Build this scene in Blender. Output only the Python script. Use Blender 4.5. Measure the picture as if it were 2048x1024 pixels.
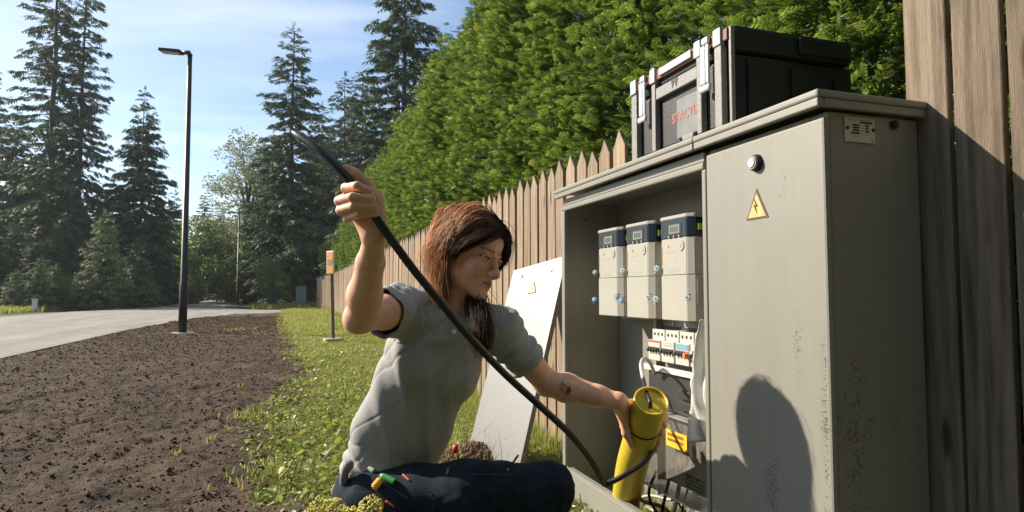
import bpy, bmesh, math, random
import numpy as np
from mathutils import Vector, Matrix

random.seed(7)
RNG = np.random.default_rng(7)
for o in list(bpy.data.objects):
    bpy.data.objects.remove(o, do_unlink=True)
SC = bpy.context.scene
C = SC.collection

# ------------------------------------------------------------------ camera, sky, sun, exposure
FPX, CX, CY, HOR, HC = 1300.0, 1024.0, 512.0, 584.0, 0.92
PITCH = math.atan((HOR - CY) / FPX)
YAW = math.atan((1024 - 590) / FPX)
cam_d = bpy.data.cameras.new('camera')
cam = bpy.data.objects.new('camera', cam_d); C.objects.link(cam)
cam.location = (0, 0, HC)
cam.rotation_euler = (math.pi / 2 + PITCH, 0, -YAW)
cam_d.sensor_width = 36; cam_d.lens = FPX / 2048 * 36
cam_d.clip_start = 0.05; cam_d.clip_end = 1500
SC.camera = cam

SUN_EL = math.radians(32)
SH = np.array([0.811, -0.584])                       # direction in which shadows run on the ground
world = bpy.data.worlds.new('World'); SC.world = world; world.use_nodes = True
wn = world.node_tree.nodes; wl = world.node_tree.links
wn.clear()
wout = wn.new('ShaderNodeOutputWorld'); wbg = wn.new('ShaderNodeBackground')
sky = wn.new('ShaderNodeTexSky'); sky.sky_type = 'NISHITA'; sky.sun_disc = False
sky.sun_elevation = SUN_EL; sky.sun_rotation = math.atan2(-SH[0], -SH[1])
sky.air_density = 1.0; sky.dust_density = 0.5; sky.ozone_density = 2.2
wbg.inputs['Strength'].default_value = 0.10
tc = wn.new('ShaderNodeTexCoord'); sep = wn.new('ShaderNodeSeparateXYZ')
wl.new(tc.outputs['Generated'], sep.inputs[0])
addz = wn.new('ShaderNodeMath'); addz.operation = 'MAXIMUM'; addz.inputs[1].default_value = 0.0
wl.new(sep.outputs['Z'], addz.inputs[0])
addz2 = wn.new('ShaderNodeMath'); addz2.operation = 'ADD'; addz2.inputs[1].default_value = 0.22
wl.new(addz.outputs[0], addz2.inputs[0])
dvx = wn.new('ShaderNodeMath'); dvx.operation = 'DIVIDE'; wl.new(sep.outputs['X'], dvx.inputs[0]); wl.new(addz2.outputs[0], dvx.inputs[1])
dvy = wn.new('ShaderNodeMath'); dvy.operation = 'DIVIDE'; wl.new(sep.outputs['Y'], dvy.inputs[0]); wl.new(addz2.outputs[0], dvy.inputs[1])
cmb = wn.new('ShaderNodeCombineXYZ'); wl.new(dvx.outputs[0], cmb.inputs[0]); wl.new(dvy.outputs[0], cmb.inputs[1])
mp = wn.new('ShaderNodeMapping'); mp.inputs['Scale'].default_value = (0.55, 1.5, 1); mp.inputs['Rotation'].default_value = (0, 0, 0.35)
mp.inputs['Location'].default_value = (1.3, 0.35, 0)
wl.new(cmb.outputs[0], mp.inputs['Vector'])
cn = wn.new('ShaderNodeTexNoise'); cn.inputs['Scale'].default_value = 1.1; cn.inputs['Detail'].default_value = 9
cn.inputs['Roughness'].default_value = 0.58; cn.inputs['Distortion'].default_value = 0.5
wl.new(mp.outputs[0], cn.inputs['Vector'])
cr = wn.new('ShaderNodeValToRGB'); cr.color_ramp.elements[0].position = 0.45; cr.color_ramp.elements[1].position = 0.80
cr.color_ramp.elements[0].color = (0.03, 0.03, 0.03, 1); cr.color_ramp.elements[1].color = (0.9, 0.9, 0.9, 1)
wl.new(cn.outputs['Fac'], cr.inputs[0])
cmx = wn.new('ShaderNodeMix'); cmx.data_type = 'RGBA'
wl.new(cr.outputs[0], cmx.inputs['Factor']); wl.new(sky.outputs[0], cmx.inputs['A'])
cmx.inputs['B'].default_value = (6.4, 6.8, 7.2, 1)
wl.new(cmx.outputs['Result'], wbg.inputs['Color']); wl.new(wbg.outputs[0], wout.inputs[0])

sun_d = bpy.data.lights.new('sun', 'SUN'); sun_d.energy = 5.0; sun_d.angle = math.radians(0.55); sun_d.color = (1.0, 0.88, 0.71)
sun = bpy.data.objects.new('sun', sun_d); C.objects.link(sun)
sdir = Vector((SH[0] * math.cos(SUN_EL), SH[1] * math.cos(SUN_EL), -math.sin(SUN_EL)))
sun.rotation_euler = sdir.to_track_quat('-Z', 'Y').to_euler(); sun.location = (-20, 15, 20)
SC.view_settings.view_transform = 'Standard'; SC.view_settings.look = 'None'
SC.view_settings.exposure = 0.85; SC.view_settings.gamma = 1.0; SC.view_settings.use_curve_mapping = False
SC.cycles.max_bounces = 8; SC.cycles.transparent_max_bounces = 12
SC.cycles.use_denoising = True

# ------------------------------------------------------------------ helpers
_cy, _sy, _cp, _sp = math.cos(YAW), math.sin(YAW), math.cos(PITCH), math.sin(PITCH)
FW = np.array([_sy * _cp, _cy * _cp, _sp]); RT = np.array([_cy, -_sy, 0.0]); UPV = np.cross(RT, FW)
EYE = np.array([0, 0, HC])
def at(u, v, d):
    """the point of the place seen at photo position (u, v), d metres in front of the lens"""
    return EYE + (FW + RT * (u - CX) / FPX + UPV * (CY - v) / FPX) * d
def ground_at(u, d):
    p = at(u, HOR, d); return np.array([p[0], p[1], 0.0])

def tag(o, label=None, cat=None, group=None, kind=None):
    if label: o['label'] = label
    if cat: o['category'] = cat
    if group: o['group'] = group
    if kind: o['kind'] = kind
    return o
def empty(name, loc=(0, 0, 0), rz=0.0):
    o = bpy.data.objects.new(name, None); C.objects.link(o); o.location = loc; o.rotation_euler = (0, 0, rz)
    o.empty_display_size = 0.1
    return o
def mesh_data(name, V, F, smooth=False):
    me = bpy.data.meshes.new(name)
    V = np.asarray(V, dtype=np.float32)
    if isinstance(F, np.ndarray):
        n, k = F.shape
        me.vertices.add(len(V)); me.vertices.foreach_set('co', V.ravel())
        me.loops.add(n * k); me.loops.foreach_set('vertex_index', F.astype(np.int32).ravel())
        me.polygons.add(n)
        me.polygons.foreach_set('loop_start', np.arange(0, n * k, k, dtype=np.int32))
        me.polygons.foreach_set('loop_total', np.full(n, k, dtype=np.int32))
        me.update(calc_edges=True)
    else:
        me.from_pydata([tuple(map(float, v)) for v in V], [], [tuple(map(int, f)) for f in F]); me.update()
    if smooth:
        me.polygons.foreach_set('use_smooth', np.ones(len(me.polygons), dtype=bool))
    return me
def obj(name, me, mat=None, parent=None, loc=None):
    o = bpy.data.objects.new(name, me); C.objects.link(o)
    if mat is not None and not me.materials: me.materials.append(mat)
    if parent is not None: o.parent = parent
    if loc is not None: o.location = loc
    return o
def mk(name, V, F, mat, parent=None, smooth=False, loc=None):
    return obj(name, mesh_data(name, V, F, smooth), mat, parent, loc)
def copy_tree(o, parent=None):
    c = o.copy(); C.objects.link(c); c.parent = parent
    for ch in o.children:
        copy_tree(ch, c)
    return c
class MB:
    """collects polygons"""
    def __init__(s): s.V = []; s.F = []
    def add(s, V, F):
        n = len(s.V); s.V += [tuple(v) for v in V]; s.F += [tuple(i + n for i in f) for f in F]; return s
    def box(s, lo, hi, b=0.0):
        V, F = box_vf(lo, hi, b); return s.add(V, F)
    def tube(s, pts, r, n=8, caps=True):
        V, F = tube_vf(pts, r, n, caps); return s.add(V, F)
    def build(s, name, mat, parent=None, smooth=False, loc=None):
        return mk(name, s.V, s.F, mat, parent, smooth, loc)
def box_vf(lo, hi, b=0.0):
    lo = list(lo); hi = list(hi)
    if b <= 0:
        V = [(x, y, z) for x in (lo[0], hi[0]) for y in (lo[1], hi[1]) for z in (lo[2], hi[2])]
        F = [(0, 1, 3, 2), (4, 6, 7, 5), (0, 4, 5, 1), (2, 3, 7, 6), (0, 2, 6, 4), (1, 5, 7, 3)]
        return V, F
    bm = bmesh.new(); bmesh.ops.create_cube(bm, size=1)
    for v in bm.verts:
        v.co = Vector([(lo[i] + hi[i]) / 2 + v.co[i] * (hi[i] - lo[i]) for i in range(3)])
    bmesh.ops.bevel(bm, geom=bm.edges[:], offset=b, segments=2, affect='EDGES', profile=0.5)
    bm.verts.index_update()
    V = [v.co[:] for v in bm.verts]; F = [[v.index for v in f.verts] for f in bm.faces]; bm.free()
    return V, F
def frame_for(t):
    t = t / (np.linalg.norm(t) + 1e-12)
    a = np.array([0, 0, 1.0]) if abs(t[2]) < 0.9 else np.array([1.0, 0, 0])
    x = np.cross(a, t); x /= np.linalg.norm(x); return x, np.cross(t, x)
def tube_vf(pts, r, n=8, caps=True):
    P = np.asarray(pts, float); m = len(P)
    R = np.full(m, r) if np.isscalar(r) else np.asarray(r, float)
    T = np.gradient(P, axis=0); T /= np.linalg.norm(T, axis=1)[:, None] + 1e-12
    x, y = frame_for(T[0]); V = []
    ang = np.linspace(0, 2 * math.pi, n, endpoint=False)
    for i in range(m):
        x = x - T[i] * (x @ T[i]); x /= np.linalg.norm(x); y = np.cross(T[i], x)
        V.append(P[i] + R[i] * (np.cos(ang)[:, None] * x + np.sin(ang)[:, None] * y))
    V = np.concatenate(V); F = []
    for i in range(m - 1):
        for k in range(n):
            k2 = (k + 1) % n
            F.append((i * n + k, i * n + k2, (i + 1) * n + k2, (i + 1) * n + k))
    if caps:
        F.append(tuple(range(n - 1, -1, -1))); F.append(tuple((m - 1) * n + k for k in range(n)))
    return [tuple(v) for v in V], F
def spline(pts, n=40):
    """Catmull-Rom through points"""
    P = np.asarray(pts, float); P = np.vstack([2 * P[0] - P[1], P, 2 * P[-1] - P[-2]])
    m = len(P) - 3; out = []
    for s in np.linspace(0, m - 1e-6, n):
        i = int(s); t = s - i; a, b, c, d = P[i:i + 4]
        out.append(0.5 * ((2 * b) + (-a + c) * t + (2 * a - 5 * b + 4 * c - d) * t * t + (-a + 3 * b - 3 * c + d) * t ** 3))
    return np.array(out)
def prism(poly, axis, lo, hi):
    """extrude a 2D polygon along an axis ('x','y','z')"""
    n = len(poly); V = []
    for h in (lo, hi):
        for (a, b) in poly:
            V.append({'x': (h, a, b), 'y': (a, h, b), 'z': (a, b, h)}[axis])
    F = [tuple(range(n - 1, -1, -1)), tuple(range(n, 2 * n))]
    for i in range(n):
        j = (i + 1) % n; F.append((i, j, n + j, n + i))
    return V, F
def disc(c, nrm, r, h, n=16, r2=None):
    """short cylinder from c along nrm"""
    c = np.asarray(c, float); nrm = np.asarray(nrm, float); nrm = nrm / np.linalg.norm(nrm)
    return tube_vf([c, c + nrm * h], [r, r if r2 is None else r2], n)
def scatter(TV, TF, M, P):
    """place a template (k,3) at n places with matrices (n,3,3)"""
    n = len(P); V = np.einsum('nij,kj->nki', M, TV) + P[:, None, :]
    k = len(TV); F = (TF[None] + (np.arange(n) * k)[:, None, None])
    return V.reshape(-1, 3), F.reshape(-1, TF.shape[1])
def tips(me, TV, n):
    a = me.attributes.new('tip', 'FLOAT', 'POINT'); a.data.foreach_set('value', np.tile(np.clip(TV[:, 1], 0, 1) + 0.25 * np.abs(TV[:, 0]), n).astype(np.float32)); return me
def basis(d, up=None, roll=None):
    """rows of rotation matrices with y axis along d (n,3)"""
    d = d / (np.linalg.norm(d, axis=1)[:, None] + 1e-9)
    u = np.tile([0, 0, 1.0], (len(d), 1)) if up is None else up
    x = np.cross(d, u); x /= np.linalg.norm(x, axis=1)[:, None] + 1e-9
    z = np.cross(x, d)
    if roll is not None:
        c, s = np.cos(roll)[:, None], np.sin(roll)[:, None]
        x, z = x * c + z * s, z * c - x * s
    return np.stack([x, d, z], axis=2)
def rnd_hash(ix, iy, seed=0):
    h = (ix * 374761393 + iy * 668265263 + seed * 1442695041) & 0xFFFFFFFF
    h = ((h ^ (h >> 13)) * 1274126177) & 0xFFFFFFFF
    return ((h ^ (h >> 16)) & 0xFFFF) / 65535.0
def vnoise(x, y, seed=0):
    ix = np.floor(x).astype(np.int64); iy = np.floor(y).astype(np.int64); fx = x - ix; fy = y - iy
    fx = fx * fx * (3 - 2 * fx); fy = fy * fy * (3 - 2 * fy)
    a = rnd_hash(ix, iy, seed); b = rnd_hash(ix + 1, iy, seed); c = rnd_hash(ix, iy + 1, seed); d = rnd_hash(ix + 1, iy + 1, seed)
    return (a + (b - a) * fx) * (1 - fy) + (c + (d - c) * fx) * fy
def fbm(x, y, oct=4, seed=0):
    s = 0; a = 1; t = 0
    for k in range(oct):
        s = s + a * vnoise(x, y, seed + k); t += a; a *= 0.5; x = x * 2.03; y = y * 2.03
    return s / t

# ------------------------------------------------------------------ materials
MATS = {}
def mat(name, col, rough=0.6, var=0.15, scale=8.0, bump=0.0, bscale=None, metal=0.0, col2=None, coat=0.0, detail=5.0,
        stretch=None, trans=0.0, spec=None, sss=0.0):
    """principled with noise-driven colour variation and relief"""
    if name in MATS: return MATS[name]
    m = bpy.data.materials.new(name); m.use_nodes = True; MATS[name] = m
    n = m.node_tree.nodes; l = m.node_tree.links; b = n['Principled BSDF']
    b.inputs['Roughness'].default_value = rough; b.inputs['Metallic'].default_value = metal
    if spec is not None: b.inputs['Specular IOR Level'].default_value = spec
    if coat: b.inputs['Coat Weight'].default_value = coat
    if trans: b.inputs['Transmission Weight'].default_value = trans
    if sss:
        b.inputs['Subsurface Weight'].default_value = sss; b.inputs['Subsurface Radius'].default_value = (1.0, 0.35, 0.2)
        b.inputs['Subsurface Scale'].default_value = 0.008
    t = n.new('ShaderNodeTexCoord'); mpn = n.new('ShaderNodeMapping'); l.new(t.outputs['Object'], mpn.inputs['Vector'])
    if stretch: mpn.inputs['Scale'].default_value = stretch
    no = n.new('ShaderNodeTexNoise'); no.inputs['Scale'].default_value = scale; no.inputs['Detail'].default_value = detail
    no.inputs['Roughness'].default_value = 0.6
    l.new(mpn.outputs[0], no.inputs['Vector'])
    r = n.new('ShaderNodeValToRGB'); r.color_ramp.elements[0].position = 0.3; r.color_ramp.elements[1].position = 0.7
    c1 = [max(0, c * (1 - var)) for c in col]; c2 = [min(1, c * (1 + var)) for c in col] if col2 is None else col2
    r.color_ramp.elements[0].color = (*c1, 1); r.color_ramp.elements[1].color = (*c2, 1)
    l.new(no.outputs['Fac'], r.inputs[0]); l.new(r.outputs[0], b.inputs['Base Color'])
    if bump:
        n2 = n.new('ShaderNodeTexNoise'); n2.inputs['Scale'].default_value = bscale or scale * 6; n2.inputs['Detail'].default_value = 4
        l.new(mpn.outputs[0], n2.inputs['Vector'])
        bp = n.new('ShaderNodeBump'); bp.inputs['Strength'].default_value = bump; bp.inputs['Distance'].default_value = 0.01 if name != 'dark_topsoil' else 0.03
        l.new(n2.outputs['Fac'], bp.inputs['Height']); l.new(bp.outputs[0], b.inputs['Normal'])
    m['ramp'] = r.name
    return m
def leaf_mat(name, cols, rough=0.5, translucency=0.35, tcol=None, spec=0.3, tip=False):
    """foliage: colour differs leaf by leaf, light passes through"""
    if name in MATS: return MATS[name]
    m = bpy.data.materials.new(name); m.use_nodes = True; MATS[name] = m
    n = m.node_tree.nodes; l = m.node_tree.links; b = n['Principled BSDF']; out = n['Material Output']
    b.inputs['Roughness'].default_value = rough; b.inputs['Specular IOR Level'].default_value = spec
    g = n.new('ShaderNodeNewGeometry'); r = n.new('ShaderNodeValToRGB')
    while len(r.color_ramp.elements) < len(cols): r.color_ramp.elements.new(0.5)
    for i, c in enumerate(cols):
        r.color_ramp.elements[i].position = i / max(1, len(cols) - 1); r.color_ramp.elements[i].color = (*c, 1)
    tcn = n.new('ShaderNodeTexCoord'); no = n.new('ShaderNodeTexNoise'); no.inputs['Scale'].default_value = 1.3; no.inputs['Detail'].default_value = 2
    l.new(tcn.outputs['Object'], no.inputs['Vector'])
    mx = n.new('ShaderNodeMath'); mx.operation = 'MULTIPLY_ADD'; mx.inputs[1].default_value = 0.55
    l.new(g.outputs['Random Per Island'], mx.inputs[0])
    sc = n.new('ShaderNodeMath'); sc.operation = 'MULTIPLY'; sc.inputs[1].default_value = 0.45; l.new(no.outputs['Fac'], sc.inputs[0])
    l.new(sc.outputs[0], mx.inputs[2])
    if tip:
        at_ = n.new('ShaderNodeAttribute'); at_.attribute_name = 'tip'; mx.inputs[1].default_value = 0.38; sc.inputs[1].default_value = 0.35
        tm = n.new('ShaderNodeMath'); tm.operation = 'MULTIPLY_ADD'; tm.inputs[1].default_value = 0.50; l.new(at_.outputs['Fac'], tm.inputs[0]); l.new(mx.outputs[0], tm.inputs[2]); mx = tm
    l.new(mx.outputs[0], r.inputs[0]); l.new(r.outputs[0], b.inputs['Base Color'])
    tr = n.new('ShaderNodeBsdfTranslucent')
    hs = n.new('ShaderNodeHueSaturation'); hs.inputs['Saturation'].default_value = 1.1; hs.inputs['Value'].default_value = 1.5
    hs.inputs['Hue'].default_value = 0.495
    l.new(r.outputs[0], hs.inputs['Color']); l.new(hs.outputs[0], tr.inputs['Color'])
    mix = n.new('ShaderNodeMixShader'); mix.inputs[0].default_value = translucency
    l.new(b.outputs[0], mix.inputs[1]); l.new(tr.outputs[0], mix.inputs[2]); l.new(mix.outputs[0], out.inputs['Surface'])
    return m

# ------------------------------------------------------------------ the setting: ground, road, soil
def road_right(y):
    return np.interp(y, [-6, 18, 24, 28, 30.0, 31.5, 35.5, 37.5, 41, 60, 110], [-3.9, -3.85, -3.45, -2.5, -0.6, 0.45, 0.45, -2.4, -3.9, -4.4, -6])
def road_left(y):
    return np.interp(y, [-6, 26, 34, 60, 110], [-10.6, -10.6, -10.0, -8.2, -10])
def grass_edge(y):
    return np.interp(y, [1, 3, 3.8, 4.9, 6.5, 8.5, 11, 18, 30], [0.18, 0.03, -0.08, -0.30, 0.02, 0.12, -0.10, -0.32, -0.5]) \
        + 0.16 * (fbm(y * 1.7, y * 0 + 3.3, 3, 11) - 0.5)

m_ground = mat('earth_and_turf', (0.055, 0.075, 0.022), 0.95, 0.3, 3.0, 0.6, 60)
gy = np.array([[-500, -60], [500, -60], [500, 900], [-500, 900]], float)
o = mk('ground', [(x, y, -0.03) for x, y in gy], [(0, 1, 2, 3)], m_ground); tag(o, kind='structure')

m_road = mat('pale_gravel_asphalt', (0.25, 0.232, 0.205), 0.9, 0.25, 1.6, 0.7, 160, stretch=(1, 0.18, 1), detail=11)
ys = np.concatenate([np.arange(-6, 24, 2.0), np.arange(24, 44, 0.5), np.arange(44, 112, 3.0)])
V = []; Fq = []
for y in ys:
    l_, r_ = road_left(y), road_right(y)
    for t in np.linspace(0, 1, 7): V.append((l_ + (r_ - l_) * t, y, 0.0 + 0.05 * math.sin(math.pi * t)))
for i in range(len(ys) - 1):
    for k in range(6): Fq.append((i * 7 + k, i * 7 + k + 1, (i + 1) * 7 + k + 1, (i + 1) * 7 + k))
o = mk('road', V, Fq, m_road, smooth=True); tag(o, kind='structure')

m_soil = mat('dark_topsoil', (0.052, 0.033, 0.020), 0.95, 0.40, 2.2, 1.0, 120, detail=12, col2=(0.125, 0.082, 0.051))
def soil_height(x, y):
    l_ = road_right(y); r_ = grass_edge(y)
    e = np.minimum(np.clip((x - l_) / 0.25, 0, 1), np.clip((r_ + 0.5 - x) / 0.5, 0, 1))
    h = 0.055 * (fbm(x * 0.9, y * 0.9, 3, 1) - 0.3) + 0.045 * (fbm(x * 5, y * 5, 3, 5) - 0.4) + 0.050 * (fbm(x * 17, y * 17, 4, 9) - 0.45)
    return -0.025 + e * (0.045 + h)
def soil_patch(y0, y1, step):
    yy = np.arange(y0, y1 + step * 0.5, step); nx = int(4.3 / step) + 1
    T = np.linspace(0, 1, nx); Y, TT = np.meshgrid(yy, T, indexing='ij')
    L = road_right(Y) - 0.02; Rr = grass_edge(Y) + 0.5; X = L + (Rr - L) * TT; Z = soil_height(X, Y)
    V = np.stack([X, Y, Z], -1).reshape(-1, 3); i = np.arange(len(yy) - 1)[:, None] * nx + np.arange(nx - 1)[None]
    F = np.stack([i, i + 1, i + nx + 1, i + nx], -1).reshape(-1, 4)
    return V, F
Vs, Fs, n0 = [], [], 0
for (a, b, st) in ((0.9, 7.0, 0.020), (7.0, 14.0, 0.035), (14.0, 30.2, 0.08)):
    v, f = soil_patch(a, b, st); Vs.append(v); Fs.append(f + n0); n0 += len(v)
o = mk('soil_verge', np.concatenate(Vs), np.concatenate(Fs), m_soil, smooth=True); tag(o, kind='structure')

# loose clods on the soil: nobody could count them
icv = np.array([(.25, .1, 1), (1, -.2, 0.1), (.1, .9, -0.1), (-.85, .25, 0.25), (-.2, -1, -0.1), (0, 0, -1)], float)
icf = np.array([(0, 1, 2), (0, 2, 3), (0, 3, 4), (0, 4, 1), (1, 5, 2), (2, 5, 3), (3, 5, 4), (4, 5, 1)])
nc = 52000
cyv = 1.2 + 24 * RNG.random(nc) ** 1.9
cxv = road_right(cyv) + 0.08 + (grass_edge(cyv) + 0.25 - road_right(cyv) - 0.08) * RNG.random(nc)
keep = fbm(cxv * 1.3, cyv * 1.3, 3, 21) + RNG.random(nc) * 0.5 > 0.42
cxv, cyv = cxv[keep], cyv[keep]; nc = len(cxv)
cs = 0.0030 + 0.0100 * RNG.random(nc) ** 4 + 0.0007 * np.maximum(0, cyv - 5)
cs *= np.where(RNG.random(nc) < 0.012, 2.3, 1)
ang = RNG.random((nc, 3)) * 6.28
ca, sa = np.cos(ang[:, 0]), np.sin(ang[:, 0]); z0 = np.zeros(nc)
M = np.stack([np.stack([ca, -sa, z0], 1), np.stack([sa, ca, z0], 1), np.stack([z0, z0, z0 + 1], 1)], 1)
sx = np.stack([0.8 + 0.6 * RNG.random(nc), 0.7 + 0.5 * RNG.random(nc), 0.55 + 0.4 * RNG.random(nc)], 1) * cs[:, None]
M = M * sx[:, None, :]
v, f = scatter(icv * (1 + 0.25 * (RNG.random((6, 1)) - 0.5)), icf, M, np.stack([cxv, cyv, soil_height(cxv, cyv) + cs * 0.25], 1))
v = v + (RNG.random(v.shape) - 0.5) * 0.006
m_clod = leaf_mat('soil_clods', [(0.045, 0.029, 0.018), (0.085, 0.055, 0.034), (0.13, 0.087, 0.056), (0.24, 0.195, 0.15)], 0.95, 0.0, spec=0.1)
o = mk('soil_clods', v, f, m_clod); tag(o, 'loose dark clods and pebbles on the dug soil', 'soil', kind='stuff')

# a small island of turf across the road
yy = np.linspace(0, 6.283, 28, endpoint=False)
V = [(-11.3 + 1.9 * math.cos(a), 26.3 + 1.1 * math.sin(a), 0.02) for a in yy] + [(-11.3, 26.3, 0.14)]
o = mk('turf_island', V, [(i, (i + 1) % 28, 28) for i in range(28)], m_soil); tag(o, kind='structure')
# ------------------------------------------------------------------ picket fence
m_wood = mat('weathered_pine', (0.235, 0.160, 0.100), 0.8, 0.3, 5.0, 0.35, 60, stretch=(9, 9, 0.6), detail=8, col2=(0.38, 0.285, 0.195))
def wood_details(m):
    n = m.node_tree.nodes; l = m.node_tree.links; b = n['Principled BSDF']
    src = b.inputs['Base Color'].links[0].from_socket
    oi = n.new('ShaderNodeObjectInfo'); t = n.new('ShaderNodeTexCoord')
    ad = n.new('ShaderNodeVectorMath'); ad.operation = 'ADD'; l.new(t.outputs['Object'], ad.inputs[0])
    cm = n.new('ShaderNodeCombineXYZ')
    mu = n.new('ShaderNodeMath'); mu.operation = 'MULTIPLY'; mu.inputs[1].default_value = 37.0; l.new(oi.outputs['Random'], mu.inputs[0])
    l.new(mu.outputs[0], cm.inputs[0]); l.new(mu.outputs[0], cm.inputs[2]); l.new(cm.outputs[0], ad.inputs[1])
    for nd in list(n):
        if nd.type == 'MAPPING':
            for lk in list(nd.inputs['Vector'].links): l.remove(lk)
            l.new(ad.outputs[0], nd.inputs['Vector'])
    # knots
    vm = n.new('ShaderNodeMapping'); vm.inputs['Scale'].default_value = (6, 11, 3.2); l.new(ad.outputs[0], vm.inputs['Vector'])
    vo = n.new('ShaderNodeTexVoronoi'); vo.inputs['Scale'].default_value = 1.0; l.new(vm.outputs[0], vo.inputs['Vector'])
    rp = n.new('ShaderNodeValToRGB'); rp.color_ramp.elements[0].position = 0.09; rp.color_ramp.elements[0].color = (0.28, 0.22, 0.18, 1)
    rp.color_ramp.elements[1].position = 0.20; rp.color_ramp.elements[1].color = (1, 1, 1, 1); l.new(vo.outputs['Distance'], rp.inputs[0])
    m1 = n.new('ShaderNodeMix'); m1.data_type = 'RGBA'; m1.blend_type = 'MULTIPLY'; m1.inputs['Factor'].default_value = 0.9
    l.new(src, m1.inputs['A']); l.new(rp.outputs[0], m1.inputs['B'])
    # board to board difference
    hv = n.new('ShaderNodeHueSaturation'); mr = n.new('ShaderNodeMapRange'); mr.inputs['To Min'].default_value = 0.78; mr.inputs['To Max'].default_value = 1.18
    l.new(oi.outputs['Random'], mr.inputs['Value']); l.new(mr.outputs[0], hv.inputs['Value']); l.new(m1.outputs['Result'], hv.inputs['Color'])
    l.new(hv.outputs[0], b.inputs['Base Color'])
wood_details(m_wood)
m_wood2 = mat('shaded_pine', (0.125, 0.094, 0.066), 0.85, 0.4, 5.0, 0.5, 60, stretch=(9, 9, 0.6), detail=9, col2=(0.27, 0.213, 0.155)); wood_details(m_wood2)  # darker copy of the pine; shade on these boards put into the colour
XF = 1.50
PITCHW, BW, BT = 0.150, 0.122, 0.021
def picket_mesh(h, k, m=None):
    poly = [(-BW / 2, 0.03), (BW / 2, 0.03), (BW / 2, h - 0.085), (0.004 * (k - 1), h), (-BW / 2, h - 0.085)]
    V, F = prism(poly, 'x', 0, BT)
    bm = bmesh.new(); vs = [bm.verts.new(v) for v in V]
    for f in F: bm.faces.new([vs[i] for i in f])
    bmesh.ops.recalc_face_normals(bm, faces=bm.faces)
    bmesh.ops.bevel(bm, geom=bm.edges[:], offset=0.0025, segments=1, affect='EDGES')
    me = bpy.data.meshes.new('picket'); bm.to_mesh(me); bm.free(); me.materials.append(m or m_wood); return me
PK = [picket_mesh(1.70 + d, k) for k, d in enumerate((0, 0.012, -0.014))]
PK2 = [picket_mesh(1.70 + d, k, m_wood2) for k, d in enumerate((0, 0.012, -0.014))]
def fence_x(y): return XF + (0 if y < 24 else -0.0023 * (y - 24) ** 2)
def fence(y0, y1, label, pitch=PITCHW, sy=1.0, sz=1.0, PK=PK):
    root = empty('picket_fence', (XF, y0, 0)); tag(root, label, 'fence')
    y = y0; i = 0
    while y < y1:
        p = obj('picket', PK[i % 3 if i % 5 else 1], None, root)
        p.location = (fence_x(y) - XF + random.uniform(-.002, .002), y - y0 + random.uniform(-.006, .006), random.uniform(-.012, .012))
        p.rotation_euler = (random.uniform(-.006, .006), random.uniform(-.004, .004), random.uniform(-.01, .01))
        p.scale = (1, sy, sz); y += pitch; i += 1
    yy = np.arange(y0 - 0.06, y1 - 0.05, min(1.5, y1 - y0))
    for z in (0.32, 1.38):
        for a in yy:
            b = min(a + min(1.5, y1 - y0), y1 - PITCHW + 0.06)
            if b - a < 0.05: continue
            V, F = box_vf((0, 0, 0), (0.04, b - a, 0.09)); x0 = fence_x(a) - XF + BT + 0.006
            V = [(vx + x0 + (fence_x(b) - fence_x(a)) * vy / (b - a), vy + a - y0, vz + z) for vx, vy, vz in V]
            mk('rail', V, F, m_wood, root)
    for a in yy[::2]:
        V, F = box_vf((0, 0, -0.1), (0.08, 0.08, 1.55)); x0 = fence_x(a) - XF + BT + 0.05
        mk('post', [(vx + x0, vy + a - y0 + 0.03, vz) for vx, vy, vz in V], F, m_wood, root)
    return root
fence(2.83, 37.0, 'long weathered picket fence running away behind the woman below the hedge')
fence(0.687, 1.22, 'tall rough fence boards right beside the cabinet at the picture edge', 0.128, 0.92, 1.04, PK2)

# ------------------------------------------------------------------ thuja hedge behind the fence
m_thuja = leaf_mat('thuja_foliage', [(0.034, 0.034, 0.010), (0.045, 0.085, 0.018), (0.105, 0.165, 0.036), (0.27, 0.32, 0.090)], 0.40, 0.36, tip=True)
m_bark = mat('bark', (0.085, 0.062, 0.045), 0.9, 0.4, 6, 0.8, 30, stretch=(3, 3, 0.5))
def spray_template():
    V = []; F = []
    def kite(a, b, w, zt):
        a = np.array(a); b = np.array(b); d = b - a; s = np.array([-d[1], d[0], 0]); s = s / (np.linalg.norm(s) + 1e-9) * w
        m = a + d * 0.55; n = len(V)
        V.extend([a, m + s + [0, 0, zt], b, m - s + [0, 0, zt]]); F.append((n, n + 1, n + 2)); F.append((n, n + 2, n + 3))
    kite((0, 0, 0), (0, 1.0, -0.10), 0.05, 0.01)
    for k in range(5):
        t = 0.12 + 0.17 * k; L = 0.44 * (1 - t * 0.55)
        for s in (-1, 1):
            b = (s * L * 0.78, t + L * 0.72, -0.10 * t - 0.06)
            kite((0, t, -0.08 * t), b, 0.062, 0.015 * s)
            if k < 4: kite((s * L * 0.35, t + L * 0.30, -0.08 * t), (s * L * 0.62, t + L * 0.12, -0.10 * t), 0.045, 0.0)
    return np.array(V), np.array(F)
SPV, SPF = spray_template()
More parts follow.
